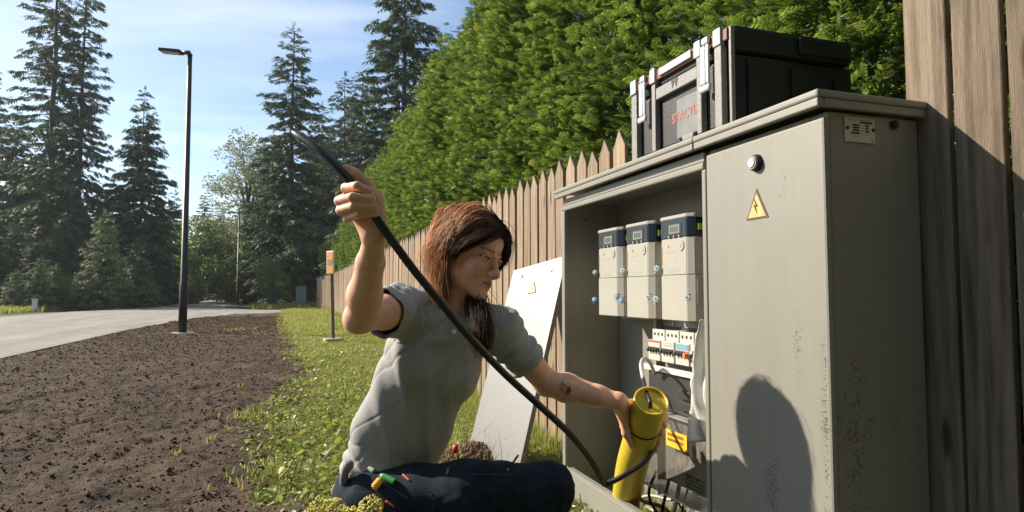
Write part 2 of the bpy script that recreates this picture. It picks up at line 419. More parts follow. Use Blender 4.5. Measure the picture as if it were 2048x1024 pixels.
def thuja_crown(seed, n=5200, h=5.0, r0=0.62):
    g = np.random.default_rng(seed)
    # leaders: boughs that bulge from the column
    nb = 210
    bh = 0.15 + (h - 0.35) * g.random(nb) ** 0.95; ba = g.random(nb) * 6.283
    prof = lambda z: r0 * np.clip(np.minimum(1.0, 0.75 + 0.5 * z / h) * (1 - np.clip((z / h - 0.62) / 0.40, 0, 1) ** 1.6), 0.04, 1)
    gapn = fbm(ba * 1.4 + seed, bh * 1.1, 2, seed); wgt = np.where(gapn < 0.40, 0.12, 1.0) * (0.6 + 0.8 * g.random(nb)); wgt /= wgt.sum()
    k = g.choice(nb, n, p=wgt); spread = g.normal(0, 1, (n, 3)) * np.array([0.085, 0.085, 0.15])
    out = np.stack([np.cos(ba), np.sin(ba), np.zeros(nb)], 1)
    rad = prof(bh) * (0.70 + 0.42 * g.random(nb))
    P = out[k] * (rad[k] * (0.35 + 0.68 * g.random(n) ** 0.5))[:, None] + spread
    P[:, 2] += bh[k] + 0.25 * (np.linalg.norm(P[:, :2], axis=1) / r0)
    P[:, 2] = np.clip(P[:, 2], 0.1, h + 0.1)
    o2 = P.copy(); o2[:, 2] = 0; o2 /= np.linalg.norm(o2, axis=1)[:, None] + 1e-6
    D = o2 * 1.0 + g.normal(0, 0.34, (n, 3)) + np.array([0, 0, 0.30])
    sc = (0.075 + 0.085 * g.random(n))
    M = basis(D, roll=g.normal(0, 0.7, n)) * sc[:, None, None]
    v, f = scatter(SPV, SPF, M, P)
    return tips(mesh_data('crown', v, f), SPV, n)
def stems(h, seed, r=0.05):
    g = random.Random(seed); mb = MB()
    mb.tube([(0, 0, -0.05), (0.02, 0.01, h * 0.4), (0, 0.02, h * 0.85)], [r, r * 0.7, 0.01], 7)
    for k in range(10):
        a = g.random() * 6.28; z = h * (0.1 + 0.07 * k); L = 0.4
        mb.tube([(0, 0, z), (L * .6 * math.cos(a), L * .6 * math.sin(a), z + .12), (L * math.cos(a), L * math.sin(a), z + .35)], [.014, .01, .004], 5)
    return mesh_data('trunk', mb.V, mb.F)
TH = [thuja_crown(31 + k, 9000) for k in range(2)]
TS = [stems(4.8, k) for k in range(2)]
for m_ in TH: m_.materials.append(m_thuja)
for m_ in TS: m_.materials.append(m_bark)
ty = 0.55; i = 0
while ty < 40:
    root = empty('thuja_tree', (fence_x(min(ty, 37)) + 1.02 + random.uniform(-.10, .10), ty, 0), random.random() * 6.28)
    s = random.uniform(0.93, 1.05); hz = random.uniform(0.90, 1.0) * (1.0 if ty < 27.5 else 0.86)
    if 1.2 < ty < 2.2: hz *= 0.96
    root.scale = (s, s, hz)
    tag(root, 'tall green thuja tree grown into the clipped hedge behind the picket fence', 'hedge tree', 'thuja trees of the hedge')
    obj('crown', TH[i % 2], None, root); obj('trunk', TS[i % 2], None, root)
    ty += random.uniform(0.68, 0.86) if ty < 12 else random.uniform(0.85, 1.05); i += 1

# ------------------------------------------------------------------ conifers and broadleaf trees
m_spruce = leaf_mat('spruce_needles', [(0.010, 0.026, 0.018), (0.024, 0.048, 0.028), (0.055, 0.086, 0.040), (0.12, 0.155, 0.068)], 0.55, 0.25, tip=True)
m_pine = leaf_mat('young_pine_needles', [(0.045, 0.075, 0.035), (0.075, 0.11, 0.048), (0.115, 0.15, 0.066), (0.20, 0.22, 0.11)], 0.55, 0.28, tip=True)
m_leaf = leaf_mat('broad_leaves', [(0.07, 0.11, 0.03), (0.11, 0.165, 0.045), (0.165, 0.22, 0.07), (0.23, 0.28, 0.11)], 0.45, 0.38)
m_pale = leaf_mat('pale_leaves', [(0.10, 0.13, 0.07), (0.16, 0.19, 0.11), (0.24, 0.26, 0.17), (0.36, 0.37, 0.28)], 0.5, 0.35)
def twig_template():
    V = []; F = []
    def blade(a, b, w):
        a = np.array(a, float); b = np.array(b, float); n = len(V); d = b - a; s = np.cross(d, [0, 0.1, 1.0]); s = s / (np.linalg.norm(s) + 1e-9) * w
        V.extend([a - s * 0.4, a + d * .5 + s, b, a + d * .5 - s]); F.append((n, n + 1, n + 2)); F.append((n, n + 2, n + 3))
    blade((0, 0, 0), (0, 1, -0.12), 0.10)
    for k in range(3):
        t = 0.2 + 0.25 * k
        for s in (-1, 1): blade((0, t, -.1 * t), (s * 0.36 * (1.1 - t), t + 0.30, -0.22), 0.075)
    return np.array(V), np.array(F)
TWV, TWF = twig_template()
def conifer(seed, h, rbase, crown0=0.12, dens=1.0, droop=0.35, gap=0.0, shape=0.8, tw=0.42, clump=0.0):
    g = np.random.default_rng(seed); Pn, Dn, Sn = [], [], []; mb = MB()
    rt = h * 0.0105 + 0.03
    zt = np.linspace(0, h, 9)
    mb.tube([(0.02 * h * 0.1 * math.sin(z), 0.02 * h * 0.1 * math.cos(z * 0.8), z - (0.2 if z == 0 else 0)) for z in zt], [max(0.012, rt * (1 - z / h * 0.97)) for z in zt], 7)
    z = h * crown0; 
    while z < h * 0.985:
        t = (z - h * crown0) / (h * (1 - crown0)); L0 = rbase * ((1 - t) ** shape) * min(1, 0.55 + t * 4) + 0.12
        nb = max(3, int(round((4 + 3 * (1 - t)) * (0.8 + 0.4 * g.random()))))
        a0 = g.random() * 6.28
        for k in range(nb):
            if g.random() < gap: continue
            a = a0 + 6.283 * k / nb + g.normal(0, 0.22); L = L0 * g.uniform(0.62, 1.12)
            zz = z + g.normal(0, 0.12)
            dr = droop * (1.15 - 0.9 * t) * g.uniform(0.7, 1.3)
            n = max(3, int(L / 0.20 * dens))
            s = np.linspace(0.12, 1, n) ** 0.9
            rr = L * s; hz = zz + L * (0.18 * s * (0.3 + t) - dr * s ** 1.3 + 0.22 * dr * s ** 4)
            ca, sa = math.cos(a), math.sin(a)
            if L > 0.8: mb.tube([(0, 0, zz), (ca * rr[n // 2], sa * rr[n // 2], hz[n // 2]), (ca * rr[-1], sa * rr[-1], hz[-1])], [0.02 + L * .006, 0.012, 0.004], 4, False)
            for side in (-1, 0, 1):
                m = n
                P = np.stack([ca * rr, sa * rr, hz], 1) + g.normal(0, 0.05, (m, 3))
                da = a + side * g.uniform(0.5, 1.1, m)
                D = np.stack([np.cos(da), np.sin(da), -0.25 - 0.6 * g.random(m) * (1 - 0.6 * t) + (0.35 if t > .9 else 0)], 1)
                kp = np.ones(m, bool) if not clump else (g.random(m) > clump * (1 - s))
                Pn.append(P[kp]); Dn.append(D[kp]); Sn.append((tw * (0.55 + 0.7 * g.random(m)) * (0.55 + 0.45 * min(1, L / 1.2)))[kp])
        z += h * g.uniform(0.017, 0.028) * (1.0 if h > 9 else 1.5)
    Pn.append(np.array([[0, 0, h - 0.25], [0, 0, h - .1]])); Dn.append(np.array([[0.02, 0, 1.0], [0, .03, 1]])); Sn.append(np.array([.5, .35]))
    P = np.concatenate(Pn); D = np.concatenate(Dn); S = np.concatenate(Sn)
    v, f = scatter(TWV, TWF, basis(D, roll=g.normal(0, 0.6, len(P))) * S[:, None, None], P)
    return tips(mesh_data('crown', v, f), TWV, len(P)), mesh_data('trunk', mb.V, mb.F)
LQV = np.array([(0, 0, 0), (0.38, 0.45, 0.06), (0, 1, -0.05), (-0.38, 0.45, 0.06)], float); LQF = np.array([(0, 1, 2), (0, 2, 3)])
def broadleaf(seed, h, r, nleaf, leaf=0.13, base=0.15, nclump=60):
    g = np.random.default_rng(seed); mb = MB(); rt = 0.02 + h * 0.012
    cl = []
    while len(cl) < nclump:
        p = g.uniform(-1, 1, 3)
        if 0.25 < np.linalg.norm(p) < 1: cl.append((p[0] * r * (1 - 0.25 * max(0, p[2])), p[1] * r, h * (base + (1 - base) * (0.5 + 0.5 * p[2]))))
    cl = np.array(cl)
    mb.tube([(0, 0, -.2), (0.05, 0.03, h * .3), (0.0, .06, h * .75)], [rt, rt * .7, rt * .2], 7)
    for c in cl[:: 3]:
        z0 = min(c[2] * 0.6, h * .6); mb.tube([(0.03, 0.03, z0), (c[0] * .5, c[1] * .5, z0 + (c[2] - z0) * .6), tuple(c)], [rt * .3, rt * .2, .006], 4, False)
    k = g.integers(0, nclump, nleaf); q = g.normal(0, 1, (nleaf, 3)); q /= np.linalg.norm(q, axis=1)[:, None]
    cr = r * (0.16 + 0.16 * g.random(nclump))
    P = cl[k] + q * (cr[k] * (0.45 + 0.6 * g.random(nleaf)))[:, None] * np.array([1.15, 1.15, 0.75])
    P[:, 2] = np.maximum(P[:, 2], 0.1)
    D = q + g.normal(0, .5, (nleaf, 3)) + [0, 0, -0.25]
    v, f = scatter(LQV, LQF, basis(D, roll=g.normal(0, 1.0, nleaf)) * (leaf * (0.7 + 0.6 * g.random(nleaf)))[:, None, None], P)
    return mesh_data('crown', v, f), mesh_data('trunk', mb.V, mb.F)
SPECIES = {
    'spruce_tall': (conifer(3, 24, 2.7, 0.16, 1.25, 0.45, 0.16, 0.55, 0.50, 0.35), m_spruce),
    'spruce_full': (conifer(5, 14, 3.3, 0.05, 1.6, 0.42, 0.02, 0.85, 0.46), m_spruce),
    'spruce_slim': (conifer(8, 18, 2.5, 0.08, 1.5, 0.55, 0.06, 0.62, 0.44), m_spruce),
    'spruce_dark': (conifer(12, 20, 3.4, 0.06, 1.45, 0.50, 0.05, 0.6, 0.50, 0.15), m_spruce),
    'young_pine': (conifer(15, 5, 1.35, 0.03, 1.7, -0.10, 0.05, 0.7, 0.34), m_pine),
    'broadleaf': (broadleaf(21, 6, 2.6, 11000, 0.15, 0.02, 90), m_leaf),
    'pale_shrub': (broadleaf(24, 4.5, 1.7, 9000, 0.13, 0.02, 70), m_pale),
    'birch': (broadleaf(27, 11, 2.2, 8000, 0.14, 0.18, 80), m_pale),
}
for (cm, tm), mm in SPECIES.values(): cm.materials.append(mm); tm.materials.append(m_bark)
def tree(kind, u, d, h, label, cat='tree', group=None, wide=1.0, name=None):
    (cm, tm), _ = SPECIES[kind]
    h0 = {'spruce_tall': 24, 'spruce_full': 14, 'spruce_slim': 18, 'spruce_dark': 20, 'young_pine': 5, 'broadleaf': 6, 'pale_shrub': 4.5, 'birch': 11}[kind]
    root = empty(name or {'young_pine': 'pine_tree', 'broadleaf': 'broadleaf_tree', 'pale_shrub': 'shrub', 'birch': 'birch_tree'}.get(kind, 'spruce_tree'), ground_at(u, d) - np.array([0, 0, 0.03]), random.random() * 6.28)
    s = h / h0; root.scale = (s * wide, s * wide, s)
    tag(root, label, cat, group)
    obj('crown', cm, None, root); obj('trunk', tm, None, root)
    return root
def hpx(v, d): return (HOR - v) / FPX * d + HC
tree('spruce_tall', 92, 40, 24.5, 'taller spruce with bare trunk gaps at far left, left of its twin')
tree('spruce_tall', 150, 41, 22.8, 'thin tall spruce just right of its twin at far left', wide=0.85)
tree('spruce_full', 277, 42, hpx(170, 42), 'broad cone shaped spruce left of the tall street lamp', wide=0.95)
tree('spruce_slim', 578, 44, hpx(38, 44), 'pointed spruce rising over the raised cable end', wide=1.25)
tree('spruce_dark', 805, 33, 19.5, 'huge dark spruce above the left end of the thuja hedge', wide=1.15)
tree('spruce_slim', 684, 52, hpx(140, 52), 'lower spruce between the pointed spruce and the dark one', wide=1.1)
tree('spruce_full', 20, 44, 13.5, 'dark spruce cut by the left picture edge')
tree('birch', 492, 52, hpx(262, 52), 'pale airy birch left of the pointed spruce', wide=1.2)
tree('broadleaf', 395, 50, hpx(440, 50), 'round green broadleaf tree behind the street lamp', wide=1.25)
tree('young_pine', 205, 34, hpx(425, 34), 'light green young pine left of the broad spruce foot', wide=0.9)
tree('young_pine', 272, 36, hpx(480, 36), 'light green young pine at the foot of the broad spruce', wide=1.1)
tree('pale_shrub', 612, 43, hpx(438, 43), 'pale flowering shrub at the far end of the fence', 'shrub', wide=0.9)
tree('broadleaf', 545, 40, hpx(515, 40), 'bushy shrub beside the road right of the second lamp', 'shrub', wide=0.75, name='shrub')
tree('pale_shrub', 455, 56, hpx(530, 56), 'pale low shrub left of the second street lamp', 'shrub', wide=1.2)
tree('pale_shrub', 385, 47, hpx(545, 47), 'low shrub by the road behind the street lamp', 'shrub', wide=1.1)
tree('pale_shrub', 330, 45, hpx(560, 45), 'low leafy shrub beside the grey post across the road', 'shrub', wide=1.0)
k = 0
for (kind, u, d, v, w) in [('spruce_dark', -40, 46, 120, 1), ('spruce_full', 60, 47, 300, 1.1), ('spruce_slim', 130, 48, 330, 1.3), ('spruce_dark', 190, 50, 360, 1.0), ('spruce_full', 345, 56, 380, 1.0),
        ('spruce_slim', 405, 66, 385, 1.2), ('spruce_full', 440, 74, 410, 1.2), ('spruce_slim', 520, 62, 330, 1.4), ('spruce_dark', 560, 58, 300, 1.0), ('spruce_dark', 625, 56, 250, 1.1), ('spruce_full', 600, 50, 380, 1.1),
        ('spruce_dark', 720, 46, 130, 1.0), ('spruce_dark', 760, 42, 200, 1.0), ('spruce_dark', 880, 38, 60, .8), ('spruce_dark', 655, 48, 260, 1.0), ('spruce_full', 220, 56, 360, 1.2), ('spruce_full', 20, 37, 440, 1.2), ('spruce_full', 110, 38, 455, 1.2),
        ('spruce_full', 165, 39, 470, 1.1), ('spruce_full', 235, 41, 470, 1.0), ('spruce_full', 60, 36, 480, 1.3), ('spruce_full', -25, 35, 400, 1.2), ('spruce_full', 320, 48, 470, 1.1), ('spruce_full', 505, 60, 450, 1.2), ('spruce_dark', 95, 45, 210, 1.0), ('spruce_full', 150, 44, 400, 1.2), ('spruce_full', 300, 52, 420, 1.1), ('spruce_dark', 640, 60, 200, 1.1), ('spruce_slim', 540, 54, 260, 1.4), ('spruce_full', 470, 80, 470, 1.6), ('spruce_full', 420, 84, 480, 1.6)]:
    tree(kind, u, d, hpx(v, d), 'dark spruce of the wood behind the road', 'tree', 'spruces of the wood behind the road', wide=w)
for (kd, u, d, v, w) in [('broadleaf', 25, 36, 545, 1.2), ('broadleaf', 120, 37, 550, 1.2), ('broadleaf', 185, 38, 556, 1.1), ('broadleaf', 300, 43, 560, 1.0), ('broadleaf', 345, 52, 535, 1.2), ('broadleaf', 435, 60, 520, 1.3), ('broadleaf', 510, 56, 500, 1.2), ('broadleaf', 575, 46, 520, 1.0), ('broadleaf', 590, 52, 460, 1.1), ('broadleaf', 500, 66, 440, 1.2), ('broadleaf', 635, 46, 470, 1.0)]:
    tree(kd, u, d, hpx(v, d), 'bushy green shrub at the edge of the wood', 'shrub', 'shrubs at the wood edge', wide=w, name='shrub')
for (u, d, v) in [(110, 33, 530), (160, 34, 540), (30, 32, 540), (235, 36, 545), (300, 39, 545), (75, 32, 520)]:
    tree('young_pine', u, d, hpx(v, d), 'small young pine in the shade across the road', 'tree', 'young pines in the shade', wide=1.3)

# ------------------------------------------------------------------ street lamps, sign and roadside things
m_black = mat('black_painted_steel', (0.012, 0.012, 0.013), 0.45, 0.2, 20, 0.1)
m_conc = mat('concrete', (0.34, 0.32, 0.29), 0.9, 0.2, 12, 0.6, 60)
m_lens = mat('lamp_lens', (0.55, 0.56, 0.55), 0.2, 0.05, 10)
def lamp(u, d, h, label, base_v=None):
    p = ground_at(u, d); root = empty('street_lamp', p); tag(root, label, 'street lamp', 'black street lamps along the road')
    mb = MB(); mb.tube([(0, 0, 0.04), (0, 0, 1.1), (0, 0, 1.12), (0, 0, h)], [0.088, 0.080, 0.068, 0.044], 16); mb.build('pole', m_black, root, True)
    mb = MB(); mb.tube([(0, 0, -0.1), (0, 0, 0.035), (0, 0, 0.05)], [0.24, 0.24, 0.20], 20); mb.build('base', m_conc, root)
    dv = -RT
    mb = MB(); mb.tube([(0, 0, h - 0.02), tuple(dv * 0.03 + np.array([0, 0, h + 0.06])), tuple(dv * 0.2 + np.array([0, 0, h + .07]))], [0.06, 0.055, 0.04], 10); a = mb.build('arm', m_black, root, True)
    c = dv * 0.42 + np.array([0, 0, h + 0.09]); x = dv; y = np.cross([0, 0, 1.0], x)
    V, F = box_vf((-0.24, -0.12, -0.035), (0.24, 0.12, 0.035), 0.02)
    V = [tuple(c + x * v[0] + y * v[1] + np.array([0, 0, v[2] + v[0] * 0.09])) for v in V]; hd = mk('lamp_head', V, F, m_black, root)
    V, F = box_vf((-0.18, -0.09, -0.045), (0.18, 0.09, -0.036))
    mk('lens', [tuple(c + x * v[0] + y * v[1] + np.array([0, 0, v[2] + v[0] * 0.09])) for v in V], F, m_lens, hd)
    return root
lamp(367, 14.1, 6.15, 'tall black street lamp standing in the dark soil, nearest one')
lamp(475, 43.5, 6.2, 'second black street lamp further down the road')
lamp(489, 78, 6.2, 'farthest thin street lamp, right behind the second')

m_or = mat('orange_sign_paint', (0.72, 0.33, 0.04), 0.5, 0.12, 20)
m_sgrey = mat('sign_grey_print', (0.22, 0.24, 0.26), 0.5, 0.1, 20)
m_steel = mat('dull_steel', (0.16, 0.16, 0.15), 0.45, 0.2, 15, metal=0.6)
m_signwhite = mat('sign_white', (0.72, 0.70, 0.66), 0.5, 0.05, 15)
p = ground_at(668, 11.6); root = empty('sign_stand', p, math.radians(6)); tag(root, 'orange marker sign on a thin post in a concrete foot by the fence', 'sign')
mb = MB(); mb.box((-0.16, -0.16, -0.02), (0.16, 0.16, 0.10), 0.015); mb.build('foot', m_conc, root)
mb = MB(); mb.box((-0.028, -0.028, 0.09), (0.028, 0.028, 1.62), 0.004); mb.build('post', m_steel, root).rotation_euler = (0, -0.035, 0)
brd = empty('board', (-0.07, -0.04, 1.24)); brd.parent = root; brd.rotation_euler = (0, -0.03, math.radians(28))
mk('panel', *box_vf((-0.012, -0.10, 0), (0.012, 0.10, 0.41), 0.004), m_signwhite, brd)
mk('orange_face', *box_vf((-0.0165, -0.085, 0.012), (-0.0125, 0.085, 0.385)), m_or, brd)
mk('printed_square', *box_vf((-0.0205, -0.06, 0.16), (-0.017, 0.06, 0.26)), m_sgrey, brd)

m_ugrey = mat('grey_green_cabinet_paint', (0.20, 0.23, 0.21), 0.6, 0.12, 4)
def far_box(name, u, d, w, dp, h, m, label, cat, extra=None, z0=0.0):
    root = empty(name, ground_at(u, d) + np.array([0, 0, z0])); tag(root, label, cat)
    mk('body', *box_vf((-w / 2, -dp / 2, 0.1), (w / 2, dp / 2, h), 0.015), m, root)
    mk('foot', *box_vf((-w / 2 + .02, -dp / 2 + .02, -0.05 - z0), (w / 2 - .02, dp / 2 - .02, 0.097)), m_conc, root)
    mk('lid', *box_vf((-w / 2 - .02, -dp / 2 - .02, h + .002), (w / 2 + .02, dp / 2 + .02, h + .04), 0.01), m, root)
    return root
far_box('utility_cabinet', 602, 40.5, 0.62, 0.4, 1.25, m_ugrey, 'grey utility cabinet at the far end of the fence', 'cabinet')
m_red = mat('red_brown_paint', (0.20, 0.045, 0.02), 0.6, 0.15, 8)
m_bin = mat('black_bin_plastic', (0.02, 0.021, 0.024), 0.4, 0.1, 8)
m_wpaint = mat('white_post_paint', (0.6, 0.6, 0.58), 0.6, 0.06, 6)
far_box('mailbox', 468, 50, 0.35, 0.3, 0.95, m_red, 'red brown mailbox left of the second lamp', 'mailbox')
far_box('marker_post', 477, 52, 0.2, 0.14, 0.75, m_wpaint, 'white post standing right of the second lamp', 'post')
far_box('wheelie_bin', 546, 37.5, 0.5, 0.5, 0.95, m_bin, 'black wheelie bin in the roadside shrub', 'bin')
far_box('gate_post', 314, 43.5, 0.32, 0.32, 1.25, m_conc, 'grey concrete gate post across the road', 'post')
far_box('wheelie_bin', 303, 42.5, 0.5, 0.5, 0.85, m_bin, 'dark bin next to the concrete gate post', 'bin')
far_box('marker_post', 71, 30.5, 0.22, 0.12, 0.55, m_wpaint, 'small white marker at the wood edge far left', 'post')
# ------------------------------------------------------------------ electrical cabinet
def cabinet_paint():
    m = mat('cabinet_beige_paint', (0.240, 0.235, 0.206), 0.42, 0.05, 2.5, 0.06, 300)
    n = m.node_tree.nodes; l = m.node_tree.links; b = n['Principled BSDF']
    src = b.inputs['Base Color'].links[0].from_socket
    t = n.new('ShaderNodeTexCoord'); last = src
    # patches of black mould: centre (x,y,z), half sizes, speck scale, strength; in the cabinet's own coordinates
    for (c, hs, sc_, thr) in [((0, 0.20, 0.42), (0.5, 0.055, 0.16), 75, 0.60), ((0.08, 0.0, 0.60), (0.075, 0.5, 0.35), 60, 0.64),
                              ((0.0, 0.015, 0.62), (0.5, 0.02, 0.5), 70, 0.63), ((0.0, 0.10, 0.78), (0.5, 0.03, 0.18), 60, 0.655), ((0.0, 0.13, 1.2), (0.5, 0.04, 0.16), 45, 0.71)]:
        mpn = n.new('ShaderNodeMapping'); l.new(t.outputs['Object'], mpn.inputs['Vector'])
        mpn.vector_type = 'TEXTURE'; mpn.inputs['Location'].default_value = c; mpn.inputs['Scale'].default_value = hs
        gr = n.new('ShaderNodeTexGradient'); gr.gradient_type = 'SPHERICAL'; l.new(mpn.outputs[0], gr.inputs['Vector'])
        no = n.new('ShaderNodeTexNoise'); no.inputs['Scale'].default_value = sc_ * 2.2; no.inputs['Detail'].default_value = 3; l.new(t.outputs['Object'], no.inputs['Vector'])
        big = n.new('ShaderNodeTexNoise'); big.inputs['Scale'].default_value = 14; l.new(t.outputs['Object'], big.inputs['Vector'])
        a = n.new('ShaderNodeMath'); a.operation = 'MULTIPLY_ADD'; a.inputs[1].default_value = 0.30; l.new(gr.outputs['Fac'], a.inputs[0]); l.new(no.outputs['Fac'], a.inputs[2])
        a2 = n.new('ShaderNodeMath'); a2.operation = 'MULTIPLY_ADD'; a2.inputs[1].default_value = 0.35; l.new(big.outputs['Fac'], a2.inputs[0]); l.new(a.outputs[0], a2.inputs[2])
        st = n.new('ShaderNodeMapRange'); st.inputs['From Min'].default_value = thr + 0.30; st.inputs['From Max'].default_value = thr + 0.36
        l.new(a2.outputs[0], st.inputs['Value'])
        gm = n.new('ShaderNodeMath'); gm.operation = 'GREATER_THAN'; gm.inputs[1].default_value = 0.02; l.new(gr.outputs['Fac'], gm.inputs[0])
        mu = n.new('ShaderNodeMath'); mu.operation = 'MULTIPLY'; l.new(st.outputs[0], mu.inputs[0]); l.new(gm.outputs[0], mu.inputs[1])
        mu2 = n.new('ShaderNodeMath'); mu2.operation = 'MULTIPLY'; mu2.inputs[1].default_value = 0.62; l.new(mu.outputs[0], mu2.inputs[0])
        mx = n.new('ShaderNodeMix'); mx.data_type = 'RGBA'; l.new(mu2.outputs[0], mx.inputs['Factor']); l.new(last, mx.inputs['A'])
        mx.inputs['B'].default_value = (0.045, 0.04, 0.03, 1); last = mx.outputs['Result']
    # thin film of dirt and faint streaks
    wv = n.new('ShaderNodeTexNoise'); mp2 = n.new('ShaderNodeMapping'); mp2.inputs['Scale'].default_value = (14, 14, 0.9); l.new(t.outputs['Object'], mp2.inputs['Vector'])
    l.new(mp2.outputs[0], wv.inputs['Vector']); wv.inputs['Scale'].default_value = 2.0; wv.inputs['Detail'].default_value = 6
    rp = n.new('ShaderNodeValToRGB'); rp.color_ramp.elements[0].position = 0.35; rp.color_ramp.elements[0].color = (0.80, 0.78, 0.72, 1); rp.color_ramp.elements[1].position = 0.62; rp.color_ramp.elements[1].color = (1, 1, 1, 1)
    l.new(wv.outputs['Fac'], rp.inputs[0])
    mm = n.new('ShaderNodeMix'); mm.data_type = 'RGBA'; mm.blend_type = 'MULTIPLY'; mm.inputs['Factor'].default_value = 0.22
    l.new(last, mm.inputs['A']); l.new(rp.outputs[0], mm.inputs['B']); l.new(mm.outputs['Result'], b.inputs['Base Color'])
    return m
m_cab = cabinet_paint()
m_gasket = mat('dark_gasket', (0.02, 0.02, 0.02), 0.8, 0.1, 20)
m_chrome = mat('bright_metal', (0.75, 0.75, 0.73), 0.18, 0.08, 30, metal=1.0)
m_yel = mat('faded_yellow_print', (0.52, 0.38, 0.15), 0.55, 0.2, 60)
m_blk = mat('black_print', (0.02, 0.018, 0.016), 0.6, 0.2, 60)
m_rust = mat('rusty_edge', (0.13, 0.075, 0.04), 0.8, 0.5, 150)
m_plate = mat('pale_label', (0.55, 0.52, 0.46), 0.5, 0.06, 40)
CX0, CY0 = 1.18, 1.21            # front plane and near side of the cabinet
cab = empty('electrical_cabinet', (CX0, CY0, 0)); tag(cab, 'beige steel electrical cabinet with one compartment open, standing against the fence', 'cabinet')
def cbox(name, lo, hi, m=None, parent=None, b=0.004):
    """box in the cabinet's own coordinates: x into the cabinet, y away along the fence"""
    return mk(name, *box_vf(lo, hi, b), m or m_cab, parent or cab)
W, D, H = 1.595, 0.305, 1.355
cbox('closed_compartment', (0.022, 0.004, 0.0), (D, 0.478, H - 0.002))
# door with a return edge
dr = cbox('door', (0.0, -0.004, 0.16), (0.019, 0.462, 1.335), b=0.006)
V, F = disc((-0.001, 0.232, 1.268), (-1, 0, 0), 0.024, 0.012, 24, 0.021); lk = mk('lock', V, F, m_gasket, dr)
V, F = disc((-0.0135, 0.232, 1.268), (-1, 0, 0), 0.0195, 0.005, 24, 0.018); mk('lock_ring', V, F, m_cab, dr)
V, F = disc((-0.019, 0.232, 1.268), (-1, 0, 0), 0.0125, 0.002, 20); mk('lock_core', V, F, m_chrome, dr)
def triangle(parent, cy, z0, w, h, x, sgn=1):
    def tri(s, dz): return [(cy - w / 2 * s, z0 + dz), (cy + w / 2 * s, z0 + dz), (cy, z0 + dz + h * s)]
    t = mk('warning_triangle', *prism(tri(1.0, 0), 'x', x - 0.0012, x), m_rust, parent)
    return t, [mk(nm, *prism(pl, 'x', x - 0.0012 - k * 0.0009, x - 0.0012 - (k - 1) * 0.0009 + 0.0001), m, parent) for nm, pl, m, k in (
        ('triangle_face', tri(0.80, h * 0.055), m_yel, 1),
        ('lightning_bolt', [(cy + .010, z0 + h * .70), (cy - .006, z0 + h * .40), (cy + .003, z0 + h * .41), (cy - .003, z0 + h * .14), (cy + .012, z0 + h * .47), (cy + .003, z0 + h * .46)], m_blk, 2))]
triangle(dr, 0.234, 1.117, 0.088, 0.082, -0.0006)
# open compartment
cbox('back_panel', (D - 0.018, 0.48, 0.0), (D, W, H - 0.002))
cbox('side_panel', (0.022, W - 0.018, 0.0), (D - 0.02, W, H - 0.002))
cbox('divider', (0.022, 0.4805, 0.0), (D - 0.02, 0.492, H - 0.004))
cbox('top_panel', (0.022, 0.494, H - 0.02), (D - 0.02, W - 0.02, H - 0.004))
cbox('top_frame', (0.0, 0.478, 1.296), (0.020, W - 0.002, 1.318), b=0.005)
cbox('header', (0.008, 0.482, 1.32), (0.021, W - 0.004, H - 0.003))
cbox('side_frame', (0.0, W - 0.036, 0.13), (0.020, W - 0.001, 1.294), b=0.005)
cbox('middle_frame', (0.0, 0.466, 0.13), (0.020, 0.486, 1.294), b=0.004)
pl = cbox('plinth', (-0.016, 0.47, 0.0), (0.004, 1.50, 0.132), b=0.004)
cbox('plinth_flange', (-0.016, 0.47, 0.134), (0.012, 1.50, 0.140), parent=pl, b=0.002)
cbox('plinth', (-0.016, -0.002, 0.0), (0.004, 0.468, 0.150), b=0.004)
# roof in two lengths with a turned down lip
for (a, b_, nm) in ((-0.018, 0.488, 'roof'), (0.4895, W + 0.022, 'roof')):
    r = cbox(nm, (-0.03, a, H + 0.022), (D + 0.012, b_, H + 0.042), b=0.006)
    cbox('lip', (-0.0275, a + 0.003, H + 0.001), (-0.008, b_ - 0.003, H + 0.0215), parent=r, b=0.003)
    if a < 0: cbox('lip', (-0.007, a + 0.003, H + 0.001), (D + 0.009, a + 0.016, H + 0.0215), parent=r, b=0.003)
# rating plate on the near side
pt = cbox('rating_plate', (0.068, 0.0005, 1.282), (0.161, 0.0035, 1.343), m_plate, b=0.001)
def pbar(x0, x1, z0, z1, m=None, nm='print'):
    mk(nm, *box_vf((x0, -0.0004, z0), (x1, 0.0003, z1)), m or m_blk, pt)
m_fade = mat('faded_print', (0.40, 0.375, 0.345), 0.6, 0.1, 60)
for (x0, x1, z) in [(.092, .112, 1.322), (.092, .112, 1.3155), (.092, .112, 1.309), (.086, .112, 1.302), (.114, .154, 1.329), (.131, .142, 1.3215), (.131, .142, 1.3145), (.131, .142, 1.3075)]:
    pbar(x0, x1, z, z + 0.004)
for (x0, x1, z, hh) in [(.078, .152, 1.3345, .0045), (.088, .108, 1.295, .0025), (.128, .142, 1.300, .0025), (.080, .090, 1.323, .0025), (.118, .127, 1.316, .002), (.118, .127, 1.309, .002)]:
    pbar(x0, x1, z, z + hh, m_fade, 'faint_print')
for x in (0.075, 0.155): mk('rivet', *disc((x, 0.0, 1.315), (0, -1, 0), 0.0045, 0.002, 10), m_blk, pt)
def text_mesh(s, size, name):
    cu = bpy.data.curves.new(name, 'FONT'); cu.body = s; cu.size = size; cu.extrude = 0.0; cu.align_x = 'CENTER'; cu.resolution_u = 3
    to = bpy.data.objects.new(name, cu); C.objects.link(to); dg = bpy.context.evaluated_depsgraph_get(); dg.update()
    me = bpy.data.meshes.new_from_object(to.evaluated_get(dg)); bpy.data.objects.remove(to, do_unlink=True)
    me.name = name; return me
